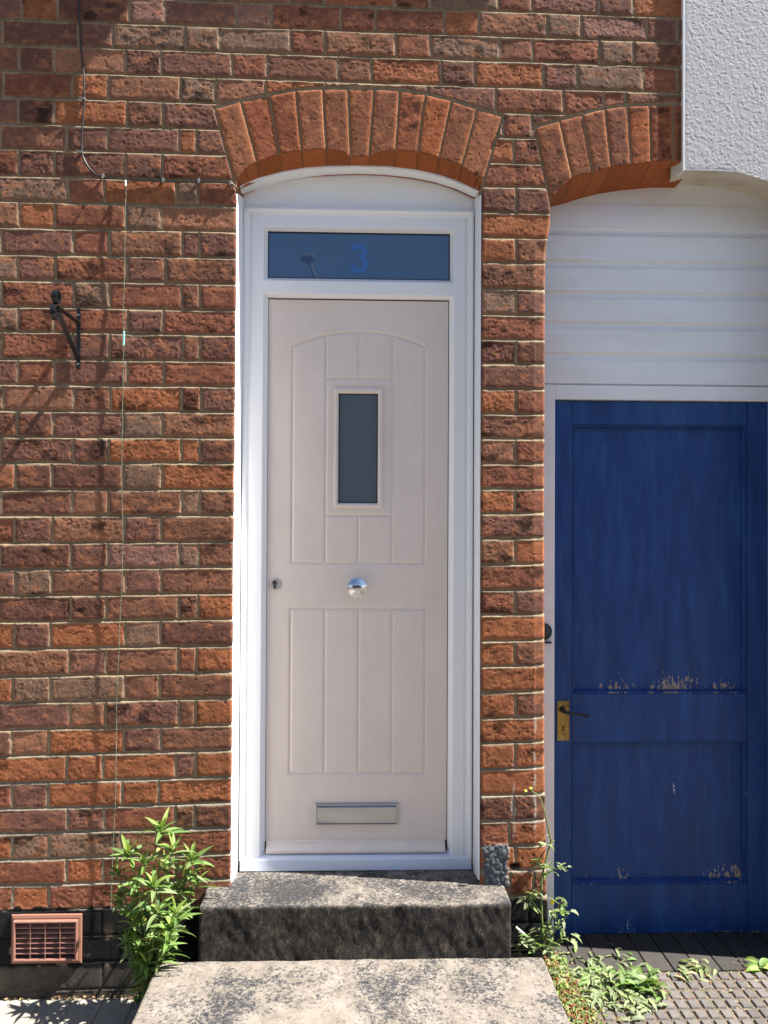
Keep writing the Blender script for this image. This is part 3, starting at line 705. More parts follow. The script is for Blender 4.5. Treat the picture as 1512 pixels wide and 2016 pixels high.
segs += [((ua[k], zt1), (ua[k], za(ua[k]))) for k in (1, 3)]
segs += [((ua[2], zw1), (ua[2], za(ua[2]))), ((ua[2], zt1), (ua[2], zw2)), ((ua[1], zw1), (ua[3], zw1)), ((ua[1], zw2), (ua[3], zw2))]
zt3 = P(705, 1523)[1]
lx = [P(571, 1360)[0], P(638.5, 1360)[0], P(704.5, 1360)[0], P(770.5, 1360)[0], P(835.5, 1360)[0]]
segs += [((x, zt3), (x, zt2)) for x in lx] + [((lx[0], z), (lx[4], z)) for z in (zt2, zt3)]
for (ax, az_), (bx, bz) in segs:
    dx, dz = bx-ax, bz-az_; l2 = dx*dx+dz*dz
    t_ = np.clip(((GX-ax)*dx+(GZ-az_)*dz)/l2, 0, 1)
    dmin = np.minimum(dmin, np.hypot(GX-ax-t_*dx, GZ-az_-t_*dz))
YG = YL + 0.0052*np.clip(1-dmin/0.0066, 0, 1)
wx0, wx1 = P(657, 880)[0], P(753, 880)[0]; wz0, wz1 = P(705, 1000)[1], P(705, 764)[1]
leaf = grid_mesh('door_leaf', gx, gz, YG, None, None, mBeige, door)
m = MB(); m.box((xl0-0.012, YL+0.010, zl0-0.003), (xl1+0.012, YL+0.045, zl1+0.012)); m.build('weather_seal', mGasket, door)
# small window in the leaf
gx0, gx1 = P(667, 880)[0], P(743, 880)[0]; gz0, gz1 = P(705, 990)[1], P(705, 776)[1]
wm = MB()
def frame_ring(mb, o, i, prof):
    (ox0, oz0, ox1, oz1), (ix0, iz0, ix1, iz1) = o, i
    rings = []
    for t_, y in prof:
        x0, z0, x1, z1 = ox0+(ix0-ox0)*t_, oz0+(iz0-oz0)*t_, ox1+(ix1-ox1)*t_, oz1+(iz1-oz1)*t_
        rings.append([(x0, y, z0), (x1, y, z0), (x1, y, z1), (x0, y, z1)])
    mb.loft(rings, True, False)
frame_ring(wm, (wx0, wz0, wx1, wz1), (gx0, gz0, gx1, gz1), [(0, YL+0.003), (0, YL-0.004), (0.12, YL-0.008), (0.5, YL-0.0095), (0.7, YL-0.008), (1.0, YL+0.001), (1.0, YL+0.004)])
wf = wm.build('window_frame', mBeige, leaf, 0.001)
m = MB(); m.box((gx0-0.004, YL-0.0008, gz0-0.004), (gx1+0.004, YL+0.002, gz1+0.004)); m.build('glass_pane', mGlassD, leaf)
m = MB()
for a, b in (((gx0, gz0), (gx0+0.0025, gz1)), ((gx1-0.0025, gz0), (gx1, gz1)), ((gx0, gz1-0.003), (gx1, gz1)), ((gx0, gz0), (gx1, gz0+0.002))):
    m.box((a[0], YL-0.0022, a[1]), (b[0], YL-0.0009, b[1]))
m.build('glazing_gasket', mGasket, leaf)
# knob, lock, letter plate, weather bar
kc = U(703, 1156, YL-0.03); m = MB(); m.lathe([(r_k*1.07, h_k) for r_k, h_k in [(0.026, 0), (0.026, 0.004), (0.014, 0.007), (0.011, 0.02), (0.016, 0.027), (0.028, 0.032), (0.0305, 0.036), (0.0305, 0.039), (0.028, 0.0405), (0.0275, 0.0405), (0.022, 0.0465), (0.014, 0.051), (0.006, 0.053), (0.0008, 0.0535)]], (kc[0], YL, kc[2]), seg=48)
m.build('door_knob', mChrome, leaf, smooth=50)
kc = U(541.5, 1150, YL); m = MB(); m.lathe([(0.0205, 0), (0.0205, 0.003), (0.018, 0.0065), (0.010, 0.0068), (0.010, 0.0055)], tuple(kc), seg=36)
lk = m.build('lock_escutcheon', mat('brushed_nickel', (0.55, 0.54, 0.53), 0.38, 0.4), leaf, smooth=40)
m = MB(); m.lathe([(0.0085, 0.004), (0.0085, 0.013), (0.0078, 0.0138)], (kc[0], kc[1], kc[2]+0.006), seg=24); m.box((kc[0]-0.0045, kc[1]-0.0135, kc[2]-0.014), (kc[0]+0.0045, kc[1]-0.006, kc[2]+0.004))
m.box((kc[0]-0.0012, kc[1]-0.0145, kc[2]-0.001), (kc[0]+0.0012, kc[1]-0.0137, kc[2]+0.011))
m.build('lock_cylinder', mChrome, leaf)
p0, p1 = U(619, 1623, YL), U(785, 1580, YL); m = MB()
fw = 0.0085
frame_ring(m, (p0[0], p0[2], p1[0], p1[2]), (p0[0]+fw, p0[2]+0.004, p1[0]-fw, p1[2]-0.0055), [(0, YL+0.001), (0, YL-0.008), (0.25, YL-0.0105), (1, YL-0.0105), (1, YL-0.004)])
m.build('letter_plate', mSatin, leaf, 0.0008)
m = MB(); a, b = (p0[0]+fw+0.0008, p0[2]+0.005), (p1[0]-fw-0.0012, p1[2]-0.007)
zz = [b[1], b[1]-0.006, b[1]-0.009, a[1]+0.01, a[1]]; yy_ = [YL-0.004, YL-0.0095, YL-0.0098, YL-0.0090, YL-0.0075]
m.loft([[(a[0], y, z) for y, z in zip(yy_, zz)], [(b[0], y, z) for y, z in zip(yy_, zz)]])
SHEETS.add('letter_flap'); m.build('letter_flap', mSatin, leaf, smooth=30)
m = MB(); m.box((a[0]-0.002, YL-0.003, a[1]-0.002), (b[0]+0.003, YL-0.001, b[1]+0.003)); m.build('letter_slot', mGasket, leaf)
wz, wt = zh((600, 1680), (800, 1678), YL-0.02), zh((600, 1655), (800, 1653), YL-0.006)
m = MB(); m.extr_x([(YL+0.002, wt), (YL-0.004, wt), (YL-0.007, wt-0.012), (YL-0.013, wt-0.020), (YL-0.022, wt-0.028), (YL-0.022, wz), (YL+0.002, wz)], xl0+0.008, xl1-0.008)
m.build('weather_bar', mBeige, leaf, 0.0012)
for xa_, xb_ in ((xl0+0.001, xl0+0.0068), (xl1-0.0068, xl1-0.001)):
    m = MB(); m.box((xa_, YL-0.004, wz-0.002), (xb_, YL-0.0005, wt-0.004)); m.build('bar_gap_shade', mGasket, leaf)  # dark boxes stand in for shade in the gaps at the bar's ends

# ------------------------------------------------------------------ blue passage door with boarding above
bd = thing('passage_door', 'worn blue painted door under white boarding with peeling lower panel', 'door')
YD = 0.162
m = MB()
zb = [404, 452, 515.5, 576, 636, 697, 758]       # board lines at x = 1240
ztop = U(1240, 330, YB)[2]
pr = [(YB+0.02, ztop), (YB+0.006, ztop), (YB+0.006, U(1240, 396, YB)[2]), (YB+0.001, U(1240, 404, YB)[2])]
for a, b in zip(zb[:-1], zb[1:]):
    z1, z0 = U(1240, a, YB)[2], U(1240, b, YB)[2]; h_ = z1-z0
    if a == 404: pr += [(YB, z1-0.002), (YB-0.001, z0+0.0035), (YB+0.003, z0+0.0025), (YB+0.004, z0)]
    else: pr += [(YB+0.006, z1-0.0025), (YB+0.0055, z1-0.007), (YB+0.002, z1-0.018), (YB-0.004, z1-0.026), (YB-0.005, z0+0.004), (YB-0.001, z0+0.0025), (YB+0.004, z0+0.0018), (YB+0.004, z0)]
pr += [(YB+0.02, pr[-1][1])]
m.extr_x(pr, 0.575, 1.55); m.build('board_panel', mWhite, bd, smooth=30)
m = MB(); xp0, xp1 = 0.574, xv((1093, 800), (1090.5, 1830), YB-0.006)
m.box((xp0, YB-0.006, 0.05), (xp1, 0.24, U(1240, 759, YB)[2])); zhr = U(1240, 787, YB-0.006)[2]
m.box((xp1+0.0003, YB-0.0055, zhr), (1.55, 0.24, U(1240, 759.5, YB)[2])); m.build('door_frame', mWhite, bd, 0.002)
bx0, zd0, zd1 = xp1+0.002, U(1240, 1839, YD)[2], zhr-0.002
bxs, bxe, bx1 = U(1126.5, 1300, YD)[0], U(1472, 1300, YD)[0], 1.47
zr = [U(1240, 836, YD)[2], U(1240, 1366, YD)[2], U(1240, 1461, YD)[2], U(1240, 1742, YD)[2]]
mB0 = blue_mat('old_blue_paint', zd0, 0.03)
m = MB(); m.box((bx0, YD, zd0), (bxs-0.0014, YD+0.04, zd1)); m.build('stile', mB0, bd, 0.002)
m = MB(); m.box((bxe+0.0014, YD, zd0), (bx1, YD+0.04, zd1)); m.build('stile', mB0, bd, 0.002)
for a, b in ((zd1, zr[0]), (zr[1], zr[2]), (zr[3], zd0+0.002)):
    m = MB(); m.box((bxs, YD+0.001, b), (bxe, YD+0.039, a)); m.build('rail', mB0, bd, 0.002)
for a, b in ((zr[0], zr[1]), (zr[2], zr[3])):
    m = MB(); m.box((bxs+0.004, YD+0.025, b+0.002), (bxe-0.004, YD+0.036, a-0.002))
    pn = m.build('panel', blue_mat('peeling_blue_paint', b, 0.10), bd)
    m = MB(); iw = 0.011
    frame_ring(m, (bxs, b, bxe, a), (bxs+iw, b+iw, bxe-iw, a-iw), [(0, YD+0.012), (0.12, YD+0.0035), (0.45, YD+0.0035), (0.5, YD+0.009), (0.8, YD+0.015), (1, YD+0.019), (1, YD+0.0248)])
    m.build('panel_moulding', blue_mat('worn_blue_moulding', b-0.003, 0.02), pn)
# white flaked marks, lock plate, lever
p0, p1 = U(1097, 1457, YD), U(1119.5, 1380, YD); m = MB(); m.box((p0[0], YD-0.004, p0[2]), (p1[0], YD+0.001, p1[2]))
frame_ring(m, (p0[0]-0.0012, p0[2]-0.0012, p1[0]+0.0012, p1[2]+0.0012), (p0[0]+0.004, p0[2]+0.004, p1[0]-0.004, p1[2]-0.004), [(0, YD), (0.1, YD-0.0055), (0.5, YD-0.0055), (1, YD-0.0039)])
lp = m.build('lock_plate', mBrass, bd, 0.0006)
hc = U(1108, 1398, YD-0.01); m = MB(); m.lathe([(0.011, 0.003), (0.010, 0.012), (0.0075, 0.02), (0.0075, 0.038), (0.006, 0.042)], (hc[0], YD, hc[2]), seg=20)
lv = [(hc[0], YD-0.036, hc[2])]
for a in range(7): lv.append((hc[0]+0.012+a*0.012, YD-0.040-0.003*math.sin(a/6*3.1), hc[2]-0.002-a*0.0016))
m.tube(lv, [0.006, 0.0055, 0.005, 0.0048, 0.0048, 0.005, 0.0058, 0.006], 10); m.build('lever_handle', mIron, lp, smooth=50)
kc = U(1108.5, 1433, YD); m = MB(); m.lathe([(0.0035, 0.0035), (0.0035, 0.0048)], (kc[0], YD, kc[2]+0.004), seg=14); m.box((kc[0]-0.0017, YD-0.0048, kc[2]-0.008), (kc[0]+0.0017, YD-0.0035, kc[2]+0.004))
for sx, sy in ((1101, 1384), (1101, 1451), (1112, 1451)):
    s_ = U(sx, sy, YD); m.lathe([(0.0018, 0.0035), (0.0018, 0.0047)], (s_[0], YD, s_[2]), seg=10)
m.build('keyhole', mGasket, lp)
m = MB(); mW = mat('bare_filler_mark', (0.55, 0.58, 0.62), 0.8)
for (x, y, w_, h_, n_) in ((1110, 1470, 4, 9, 5), (1327, 1553, 4, 10, 6), (1236, 1820, 2, 8, 5)):
    for k in range(n_):
        c_ = U(x+rng.uniform(-w_, w_)*0.6, y+(k/(n_-1)-0.5)*2*h_, YD+(0.0248 if 1150 < x and y < 1700 else 0.001))
        m.lathe([(rng.uniform(0.0015, 0.0045), -0.0004), (0.001, 0.0006)], tuple(c_), seg=7)
m.build('flaked_mark', mW, bd)

# black bell push on the white post
kc = U(1070, 1243, YB-0.006); m = MB()
m.lathe([(0.030, 0), (0.030, 0.006), (0.027, 0.016), (0.020, 0.024), (0.010, 0.028), (0.001, 0.029)], (kc[0]-0.0015, YB-0.006, kc[2]), seg=32)
kt = thing('bell_push', 'small black domed plastic fitting on white door post beside the brick pier', 'fitting')
m.build('dome', mBlackPl, kt, smooth=50)
m = MB(); m.box((kc[0]-0.02, YB-0.022, kc[2]-0.040), (kc[0]+0.026, YB-0.0061, kc[2]-0.034)); m.build('base_plate', mBlackPl, kt, 0.002)

# ------------------------------------------------------------------ step and slab
def block(name, x0, x1, y0, y1, z0, z1, n, r, amp, seed):
    """rounded, worn block: subdivided faces pushed by noise"""
    import bmesh
    bm = bmesh.new(); bmesh.ops.create_cube(bm, size=1.0)
    bmesh.ops.scale(bm, vec=(x1-x0, y1-y0, z1-z0), verts=bm.verts); bmesh.ops.translate(bm, vec=((x0+x1)/2, (y0+y1)/2, (z0+z1)/2), verts=bm.verts)
    bmesh.ops.bevel(bm, geom=bm.edges[:], offset=r, segments=3, affect='EDGES', profile=0.6)
    for it in range(12):
        es = [e for e in bm.edges if e.calc_length() > n]
        if not es: break
        bmesh.ops.subdivide_edges(bm, edges=es, cuts=1, use_grid_fill=True)
    bmesh.ops.triangulate(bm, faces=[f for f in bm.faces if len(f.verts) > 4])
    co_ = np.array([v.co for v in bm.verts]); no_ = np.array([v.normal for v in bm.verts])
    a_ = fbm(co_[:, 0]*14+co_[:, 1]*5, co_[:, 2]*14+co_[:, 1]*11, seed, 4)-0.5
    b_ = fbm(co_[:, 0]*60+co_[:, 2]*30, co_[:, 1]*60+co_[:, 2]*23, seed+3, 3)-0.5
    d_ = a_*amp*2+b_*amp
    for v, n_, q_ in zip(bm.verts, no_, d_): v.co += Vector(n_)*float(q_)
    me = bpy.data.meshes.new(name); bm.to_mesh(me); bm.free()
    return me
sx0, sx1 = U(391, 1776, Y_STEP)[0], U(1007, 1776, Y_STEP)[0]
me = block('door_step', sx0, sx1, Y_STEP, 0.16, Z_SLAB-0.02, Z_STEP, 0.011, 0.009, 0.0034, 301)
me.materials.append(mConc)
for p in me.polygons:
    p.use_smooth = True
a = me.color_attributes.new('Col', 'FLOAT_COLOR', 'POINT'); a.data.foreach_set('color', [1.0]*(4*len(me.vertices)))
st = bpy.data.objects.new('door_step', me); C.objects.link(st)
tag(st, 'single stone doorstep with blackened riser and lichen worn top', 'step')
lx0, lx1 = G(318, 1882, Z_SLAB)[0], G(1068, 1881, Z_SLAB)[0]
me = block('concrete_slab', lx0, lx1, -1.9, Y_STEP-0.001, -0.06, Z_SLAB, 0.016, 0.010, 0.0022, 311)
me.materials.append(mConc)
for p in me.polygons: p.use_smooth = True
a = me.color_attributes.new('Col', 'FLOAT_COLOR', 'POINT'); a.data.foreach_set('color', [0.0, 0.0, 0.0, 1.0]*len(me.vertices))
sl = bpy.data.objects.new('concrete_slab', me); C.objects.link(sl)
tag(sl, 'pale concrete slab with black lichen blotches in front of the doorstep', 'slab')

# ------------------------------------------------------------------ ground
m = MB(); R_ = 200; m.quad([(-R_, -R_, -0.07), (R_, -R_, -0.07), (R_, 60, -0.07), (-R_, 60, -0.07)]); SHEETS.add('road'); struct(m.build('road', mRoad))
# left pavement of long grey blocks laid square to the wall
m = MB(); z = 0.0
m.box((-3.2, -2.2, -0.09), (lx0+0.1, 0.02, -0.003), (0.24, 0.205, 0.16)); bedo = m.build('pavement_bed', mPave); struct(bedo)
m = MB(); x = lx0-0.004; ph = 0
while x > -2.4:
    w_ = 0.098
    y = -0.012-(0.0 if ph % 2 == 0 else 0.0)
    while y > -1.6:
        l_ = 0.205
        v_ = rng.uniform(0.88, 1.06); dz = rng.uniform(-0.0015, 0.0015)
        m.box((x-w_+0.0022, y-l_+0.003, -0.06), (x-0.0022, y, dz), (0.30*v_, 0.28*v_, 0.245*v_)); y -= l_
    x -= w_; ph += 1
struct(m.build('pavement', mPave, None, 0.003, 2))
# right: smooth pavers along the threshold, then chequered stable pavers
m = MB(); m.box((lx1-0.02, -1.9, -0.1), (2.6, 0.26, Z_RIGHT-0.006)); struct(m.build('paver_bed', mSand))
m = MB(); x = lx1-0.02; yb0, yb1 = 0.23, G(1400, 1911, Z_RIGHT)[1]
while x < 2.4:
    v_ = rng.uniform(0.75, 1.1); m.box((x+0.0016, yb1+0.004, Z_RIGHT-0.03), (x+0.075, yb0, Z_RIGHT+rng.uniform(-0.001, 0.001)), (0.038*v_, 0.034*v_, 0.031*v_)); x += 0.0768
struct(m.build('threshold_pavers', mPave, None, 0.003, 2))
m = MB(); pt = 0.0465; pc = 0.039; x = lx1+0.02; kx = 0
while x < 2.0:
    y = yb1; ky = 0
    while y > -0.62:
        v_ = 0.75+0.5*float(_hash(np.array(kx//2), np.array(ky//4), 5)); x0_, x1_, y0_, y1_ = x, x+pc, y-pt, y; g_ = 0.0028; b_ = 0.006; zt = Z_RIGHT+rng.uniform(-0.001, 0.001)
        c_ = (0.105*v_, 0.098*v_, 0.093*v_)
        lo = [(x0_+g_, y0_+g_, zt-0.010), (x1_-g_, y0_+g_, zt-0.010), (x1_-g_, y1_-g_, zt-0.010), (x0_+g_, y1_-g_, zt-0.010)]
        cut = 0.010
        hi = []
        for (cx_, cy_), sx_, sy_ in (((x0_+g_, y0_+g_), 1, 1), ((x1_-g_, y0_+g_), -1, 1), ((x1_-g_, y1_-g_), -1, -1), ((x0_+g_, y1_-g_), 1, -1)):
            hi.append((cx_+sx_*b_*0.7, cy_+sy_*b_*0.7, zt))
        m.loft([lo, hi], True, True, c_)
        y -= pt; ky += 1
    x += pc; kx += 1
struct(m.build('stable_pavers', mPave, None, 0.0022, 2))

# ------------------------------------------------------------------ things on the wall
# air vent
av = thing('air_vent', 'terracotta plastic louvre vent low in the black plinth', 'vent')
a, b = U(23, 1896), U(163, 1797); m = MB()
i0, i1 = U(31, 1886), U(157, 1806)
frame_ring(m, (a[0], a[2], b[0], b[2]), (i0[0], i0[2], i1[0], i1[2]), [(0, 0.01), (0, -0.004), (0.15, -0.008), (0.8, -0.011), (1, -0.010), (1, 0.0)])
m.build('mortar_surround', mat('terracotta_mortar', (0.22, 0.105, 0.07), 0.9), av, 0.003)
j0, j1 = (i0[0]+0.007, i0[2]+0.007), (i1[0]-0.007, i1[2]-0.007)
m = MB(); frame_ring(m, (i0[0], i0[2], i1[0], i1[2]), (j0[0], j0[1], j1[0], j1[1]), [(0, -0.006), (0, -0.022), (0.3, -0.024), (1, -0.022), (1, -0.006)])
m.build('vent_frame', mTerra, av, 0.001)
m = MB(); m.box((j0[0]-0.002, -0.0075, j0[1]-0.002), (j1[0]+0.002, -0.0062, j1[1]+0.002)); m.build('vent_shade_sheet', mDark, av)  # dark sheet painted as the unlit hollow behind the louvres
for k in range(1, 7):
    z = j0[1]+(j1[1]-j0[1])*k/7; m = MB(); m.extr_x([(-0.019, z-0.0015), (-0.019, z+0.001), (-0.0077, z+0.006), (-0.0077, z+0.0035)], j0[0], j1[0]); m.build('louvre', mTerra, av)
for k in range(1, 4):
    x = j0[0]+(j1[0]-j0[0])*k/4; m = MB(); m.box((x-0.0011, -0.0215, j0[1]), (x+0.0011, -0.0195, j1[1])); m.build('bar', mTerra, av)

# hanging basket bracket
br = thing('hanging_bracket', 'black wrought iron hanging basket bracket with scrolled end on brickwork', 'bracket')
bx = U(156.5, 668)[0]; zt_b, za_b, zb_b, ze_b = U(157, 608)[2], U(157, 637)[2], U(157, 706)[2], U(157, 728)[2]
m = MB(); m.box((bx-0.0065, -0.0105, ze_b), (bx+0.0065, -0.0055, zt_b)); m.build('back_plate', mIron, br, 0.0015)
Yt = -0.196
arm = [(-0.0105, za_b-0.006), (-0.013, za_b), (-0.02, za_b+0.001), (Yt, za_b+0.004)]
r_ = 0.023
for a in range(1, 13): t_ = math.radians(90+a*22); arm.append((Yt+r_*math.cos(t_)*(1-0.02*a), za_b+0.004-r_+r_*math.sin(t_)*(1-0.02*a)))
m = MB(); m.strip(arm, 0.016, 0.005, bx); m.build('arm', mIron, br)
brc = [(-0.0108, zb_b-0.006), (-0.013, zb_b+0.004)]
yj, zj = Yt+0.012, za_b-0.002
for k in range(1, 9): brc.append((-0.013+(yj+0.013)*k/8, zb_b+0.004+(zj-zb_b-0.004)*k/8-0.006*math.sin(k/8*math.pi)))
m = MB(); m.strip(brc, 0.015, 0.005, bx); m.build('brace', mIron, br)
hk = [(Yt+0.001, za_b+0.0065), (Yt-0.006, za_b+0.016), (Yt-0.010, za_b+0.026)]
for a in range(0, 12): t_ = math.radians(185-a*24); hk.append((Yt+0.006+0.017*math.cos(t_), za_b+0.032+0.017*math.sin(t_)))
m = MB(); m.strip(hk, 0.016, 0.0045, bx); m.build('scroll_hook', mIron, br)
m = MB(); m.lathe([(0.004, 0.0), (0.0035, 0.002), (0.001, 0.003)], (bx, -0.0105, U(157, 718)[2]), seg=12); m.build('screw', mSatin, br)
m = MB(); m.lathe([(0.004, 0.0), (0.0035, 0.002), (0.001, 0.003)], (bx, -0.0105, U(157, 622)[2]), seg=12); m.build('screw', mSatin, br)

# cable clipped to the bricks
def curve_pts(P, Y, n=6):
    P = [U(x, y, Y) for x, y in P]; out_ = []
    for k in range(len(P)-1):
        p0, p1, p2, p3 = P[max(k-1, 0)], P[k], P[k+1], P[min(k+2, len(P)-1)]
        for i in range(n):
            t_ = i/n
            out_.append(0.5*((2*p1)+(-p0+p2)*t_+(2*p0-5*p1+4*p2-p3)*t_*t_+(-p0+3*p1-3*p2+p3)*t_**3))
    out_.append(P[-1]); return out_
cb = thing('wall_cable', 'thin black cable clipped down the brickwork and across to the door frame', 'cable')
cp = curve_pts([(152, -160), (154, -60), (155, 0), (159, 90), (165, 150), (166, 197), (163, 240), (161, 290), (166, 315), (183, 339), (204, 349), (250, 353), (320, 357), (390, 358), (440, 359), (458, 363)], -0.0075)
cp += [U(464, 368, -0.007), U(467, 378, 0.004), U(468, 395, 0.012), U(468, 420, 0.03)]
m = MB(); m.tube(cp, 0.0029, 8); m.build('cable', mCable, cb, smooth=60)
for cx_, cy_, d in ((166, 197, 0), (160, 302, 0), (204, 349, 1), (322, 357, 1), (392, 358, 1), (454, 362, 1)):
    p = U(cx_, cy_); m = MB()
    if d: m.box((p[0]-0.0035, -0.0125, p[2]-0.006), (p[0]+0.0035, -0.002, p[2]+0.007)); m.lathe([(0.0022, 0.004), (0.0022, 0.016), (0.003, 0.0165), (0.003, 0.0175)], (p[0], 0, p[2]-0.008), seg=10)
    else: m.box((p[0]-0.006, -0.0125, p[2]-0.0035), (p[0]+0.006, -0.002, p[2]+0.0035)); m.lathe([(0.0022, 0.004), (0.0022, 0.016), (0.003, 0.0165), (0.003, 0.0175)], (p[0]-0.008, 0, p[2]), seg=10)
    m.build('cable_clip', mClip, cb, 0.001)
# garden twine
tw = thing('garden_twine', 'thin green twine hanging down the bricks with a turquoise tie', 'string')
tp_ = curve_pts([(249, 356), (247, 420), (246, 500), (243.5, 600), (244, 670), (242, 760), (241, 850), (240, 960), (242, 1060), (240, 1150), (236, 1220), (234, 1290), (230, 1370), (229, 1470), (228, 1560), (222, 1680), (219, 1790)], -0.010, 14)
tp_ = [p+np.array([math.sin(i*1.9)*0.0005, -0.003*abs(math.sin(i*0.09)), 0]) for i, p in enumerate(tp_)]
m = MB(); m.tube(tp_, 0.0014, 6); m.build('twine', mTwine, tw)
m = MB(); p = U(249, 362); m.tube([p+np.array([0, -0.010, 0.008]), p+np.array([0.001, -0.013, -0.012])], [0.0022, 0.003], 8); m.build('end_wrap', mCig, tw)
m = MB(); m.tube(curve_pts([(243.9, 652), (244, 666), (243.6, 680)], -0.0115, 5), [0.0028, 0.0034, 0.0028, 0.0034, 0.0028, 0.0034, 0.0028, 0.0034, 0.0028, 0.0034, 0.0028], 8); m.build('tie', mTape, tw)

# ------------------------------------------------------------------ plants
def leaf_blade(mb, base, d, length, width, droop, col, fold=0.25, n=5, lobes=0, rg=rng):
    d = Vector(d).normalized(); up = Vector((0, 0, 1))
    side = d.cross(up)
    if side.length < 0.1: side = Vector((1, 0, 0))
    side.normalize(); side = (Matrix.Rotation(rg.uniform(-0.7, 0.7), 3, d) @ side)
    nrm = side.cross(d).normalized()
    rings = []; p = Vector(base)
    for k in range(n+1):
        t_ = k/n
        w_ = width*(math.sin(math.pi*min(1, 0.08+t_*0.95))**0.75)*(1-0.25*t_)
        if lobes: w_ *= 0.62+0.38*abs(math.sin(t_*math.pi*lobes+0.5))
        if k == n: w_ = width*0.04
        c_ = p+nrm*0.0
        rings.append([c_-side*w_/2+nrm*w_*fold, c_, c_+side*w_/2+nrm*w_*fold])
        p = p+d*(length/n); d = (d+Vector((0, 0, -droop/n))).normalized()
        nrm = side.cross(d).normalized()
    v_ = rg.uniform(0.8, 1.2); mb.loft(rings, False, False, tuple(c*v_ for c in col))
GREEN = (0.135, 0.225, 0.06); LIME = (0.22, 0.31, 0.07); DUSTY = (0.20, 0.24, 0.13); RUST = (0.26, 0.10, 0.05); STRAW = (0.38, 0.30, 0.16)
for nm_ in ('foliage', 'small_weeds', 'leaf'): SHEETS.add(nm_)
def W(px_, py_, Y): return Vector(U(px_, py_, Y))

pl = thing('tall_weed', 'tall leafy green weed growing against the bricks left of the doorstep', 'weed')
fo_ = MB(); sm_ = MB(); rg = random.Random(11)
base = Vector(U(300, 1925, -0.085)); base.z = 0.03
heads = [(318, 1632, -0.10, 1.0), (252, 1678, -0.11, .85), (340, 1668, -0.14, .8), (378, 1690, -0.10, .95), (303, 1742, -0.20, .95), (258, 1755, -.10, .6), (372, 1716, -0.08, .8), (352, 1745, -0.10, .7), (345, 1795, -0.16, .8),
         (262, 1815, -0.12, .75), (338, 1822, -0.20, .95), (300, 1862, -0.15, .75), (285, 1695, -0.14, .7), (325, 1700, -.09, .7), (280, 1790, -.09, .6), (272, 1862, -.14, .6), (326, 1868, -.17, .8), (248, 1850, -.12, .7), (288, 1895, -.17, .8), (330, 1848, -.22, .8), (238, 1770, -.10, .7), (365, 1780, -.10, .75), (310, 1790, -.22, .8), (270, 1735, -.16, .75), (390, 1735, -.08, .7), (230, 1712, -.09, .65)]
for hx, hy, Y_, s_ in heads:
    h = W(hx, hy, Y_)
    b0 = base+Vector((rg.uniform(-.02, .03), rg.uniform(-.02, .02), 0))
    mid1 = b0.lerp(h, 0.5)+Vector(((b0.x-h.x)*0.15, 0, 0.02)); P_ = []
    for k in range(9):
        t_ = k/8; P_.append((1-t_)**2*b0+2*t_*(1-t_)*mid1+t_*t_*h)
    sm_.tube(P_, [0.0042-0.0026*k/8 for k in range(9)], 6)
    nl = int(13*s_)
    for k in range(nl):                       # whorl at the tip
        a = k*2.4+rg.uniform(-.3, .3); el = 0.15+1.1*(k/nl)+rg.uniform(-.2, .2)
        d_ = (math.cos(a)*math.cos(el), math.sin(a)*math.cos(el), math.sin(el))
        leaf_blade(fo_, h-Vector((0, 0, 0.02*(1-k/nl))), d_, s_*rg.uniform(.07, .112)*(1-.4*k/nl), s_*rg.uniform(.013, .021), rg.uniform(.2, 1.0), LIME if k > nl*.65 else rg.choice([GREEN, GREEN, (0.16, .22, .09), (0.10, .18, .05)]), rg=rg)
    for t_ in np.linspace(0.18, 0.95, 12):    # leaves along the stem
        for s2 in (0, 1):
            if rg.random() < .25: continue
            p_ = (1-t_)**2*b0+2*t_*(1-t_)*mid1+t_*t_*h; a = rg.uniform(0, 6.28); el = rg.uniform(-.3, .5)
            leaf_blade(fo_, p_, (math.cos(a), math.sin(a)-.15, el), rg.uniform(.035, .085)*s_, rg.uniform(.011, .020), rg.uniform(.2, .9), rg.choice([GREEN, GREEN, (0.10, .17, .05), (0.18, .23, .10), (0.16, .22, .09), (0.30, .29, .08) if rg.random() < .35 else GREEN]), rg=rg)
sm_.build('stem', mStem, pl, smooth=60); fo_.build('foliage', mLeafM, pl, smooth=60)

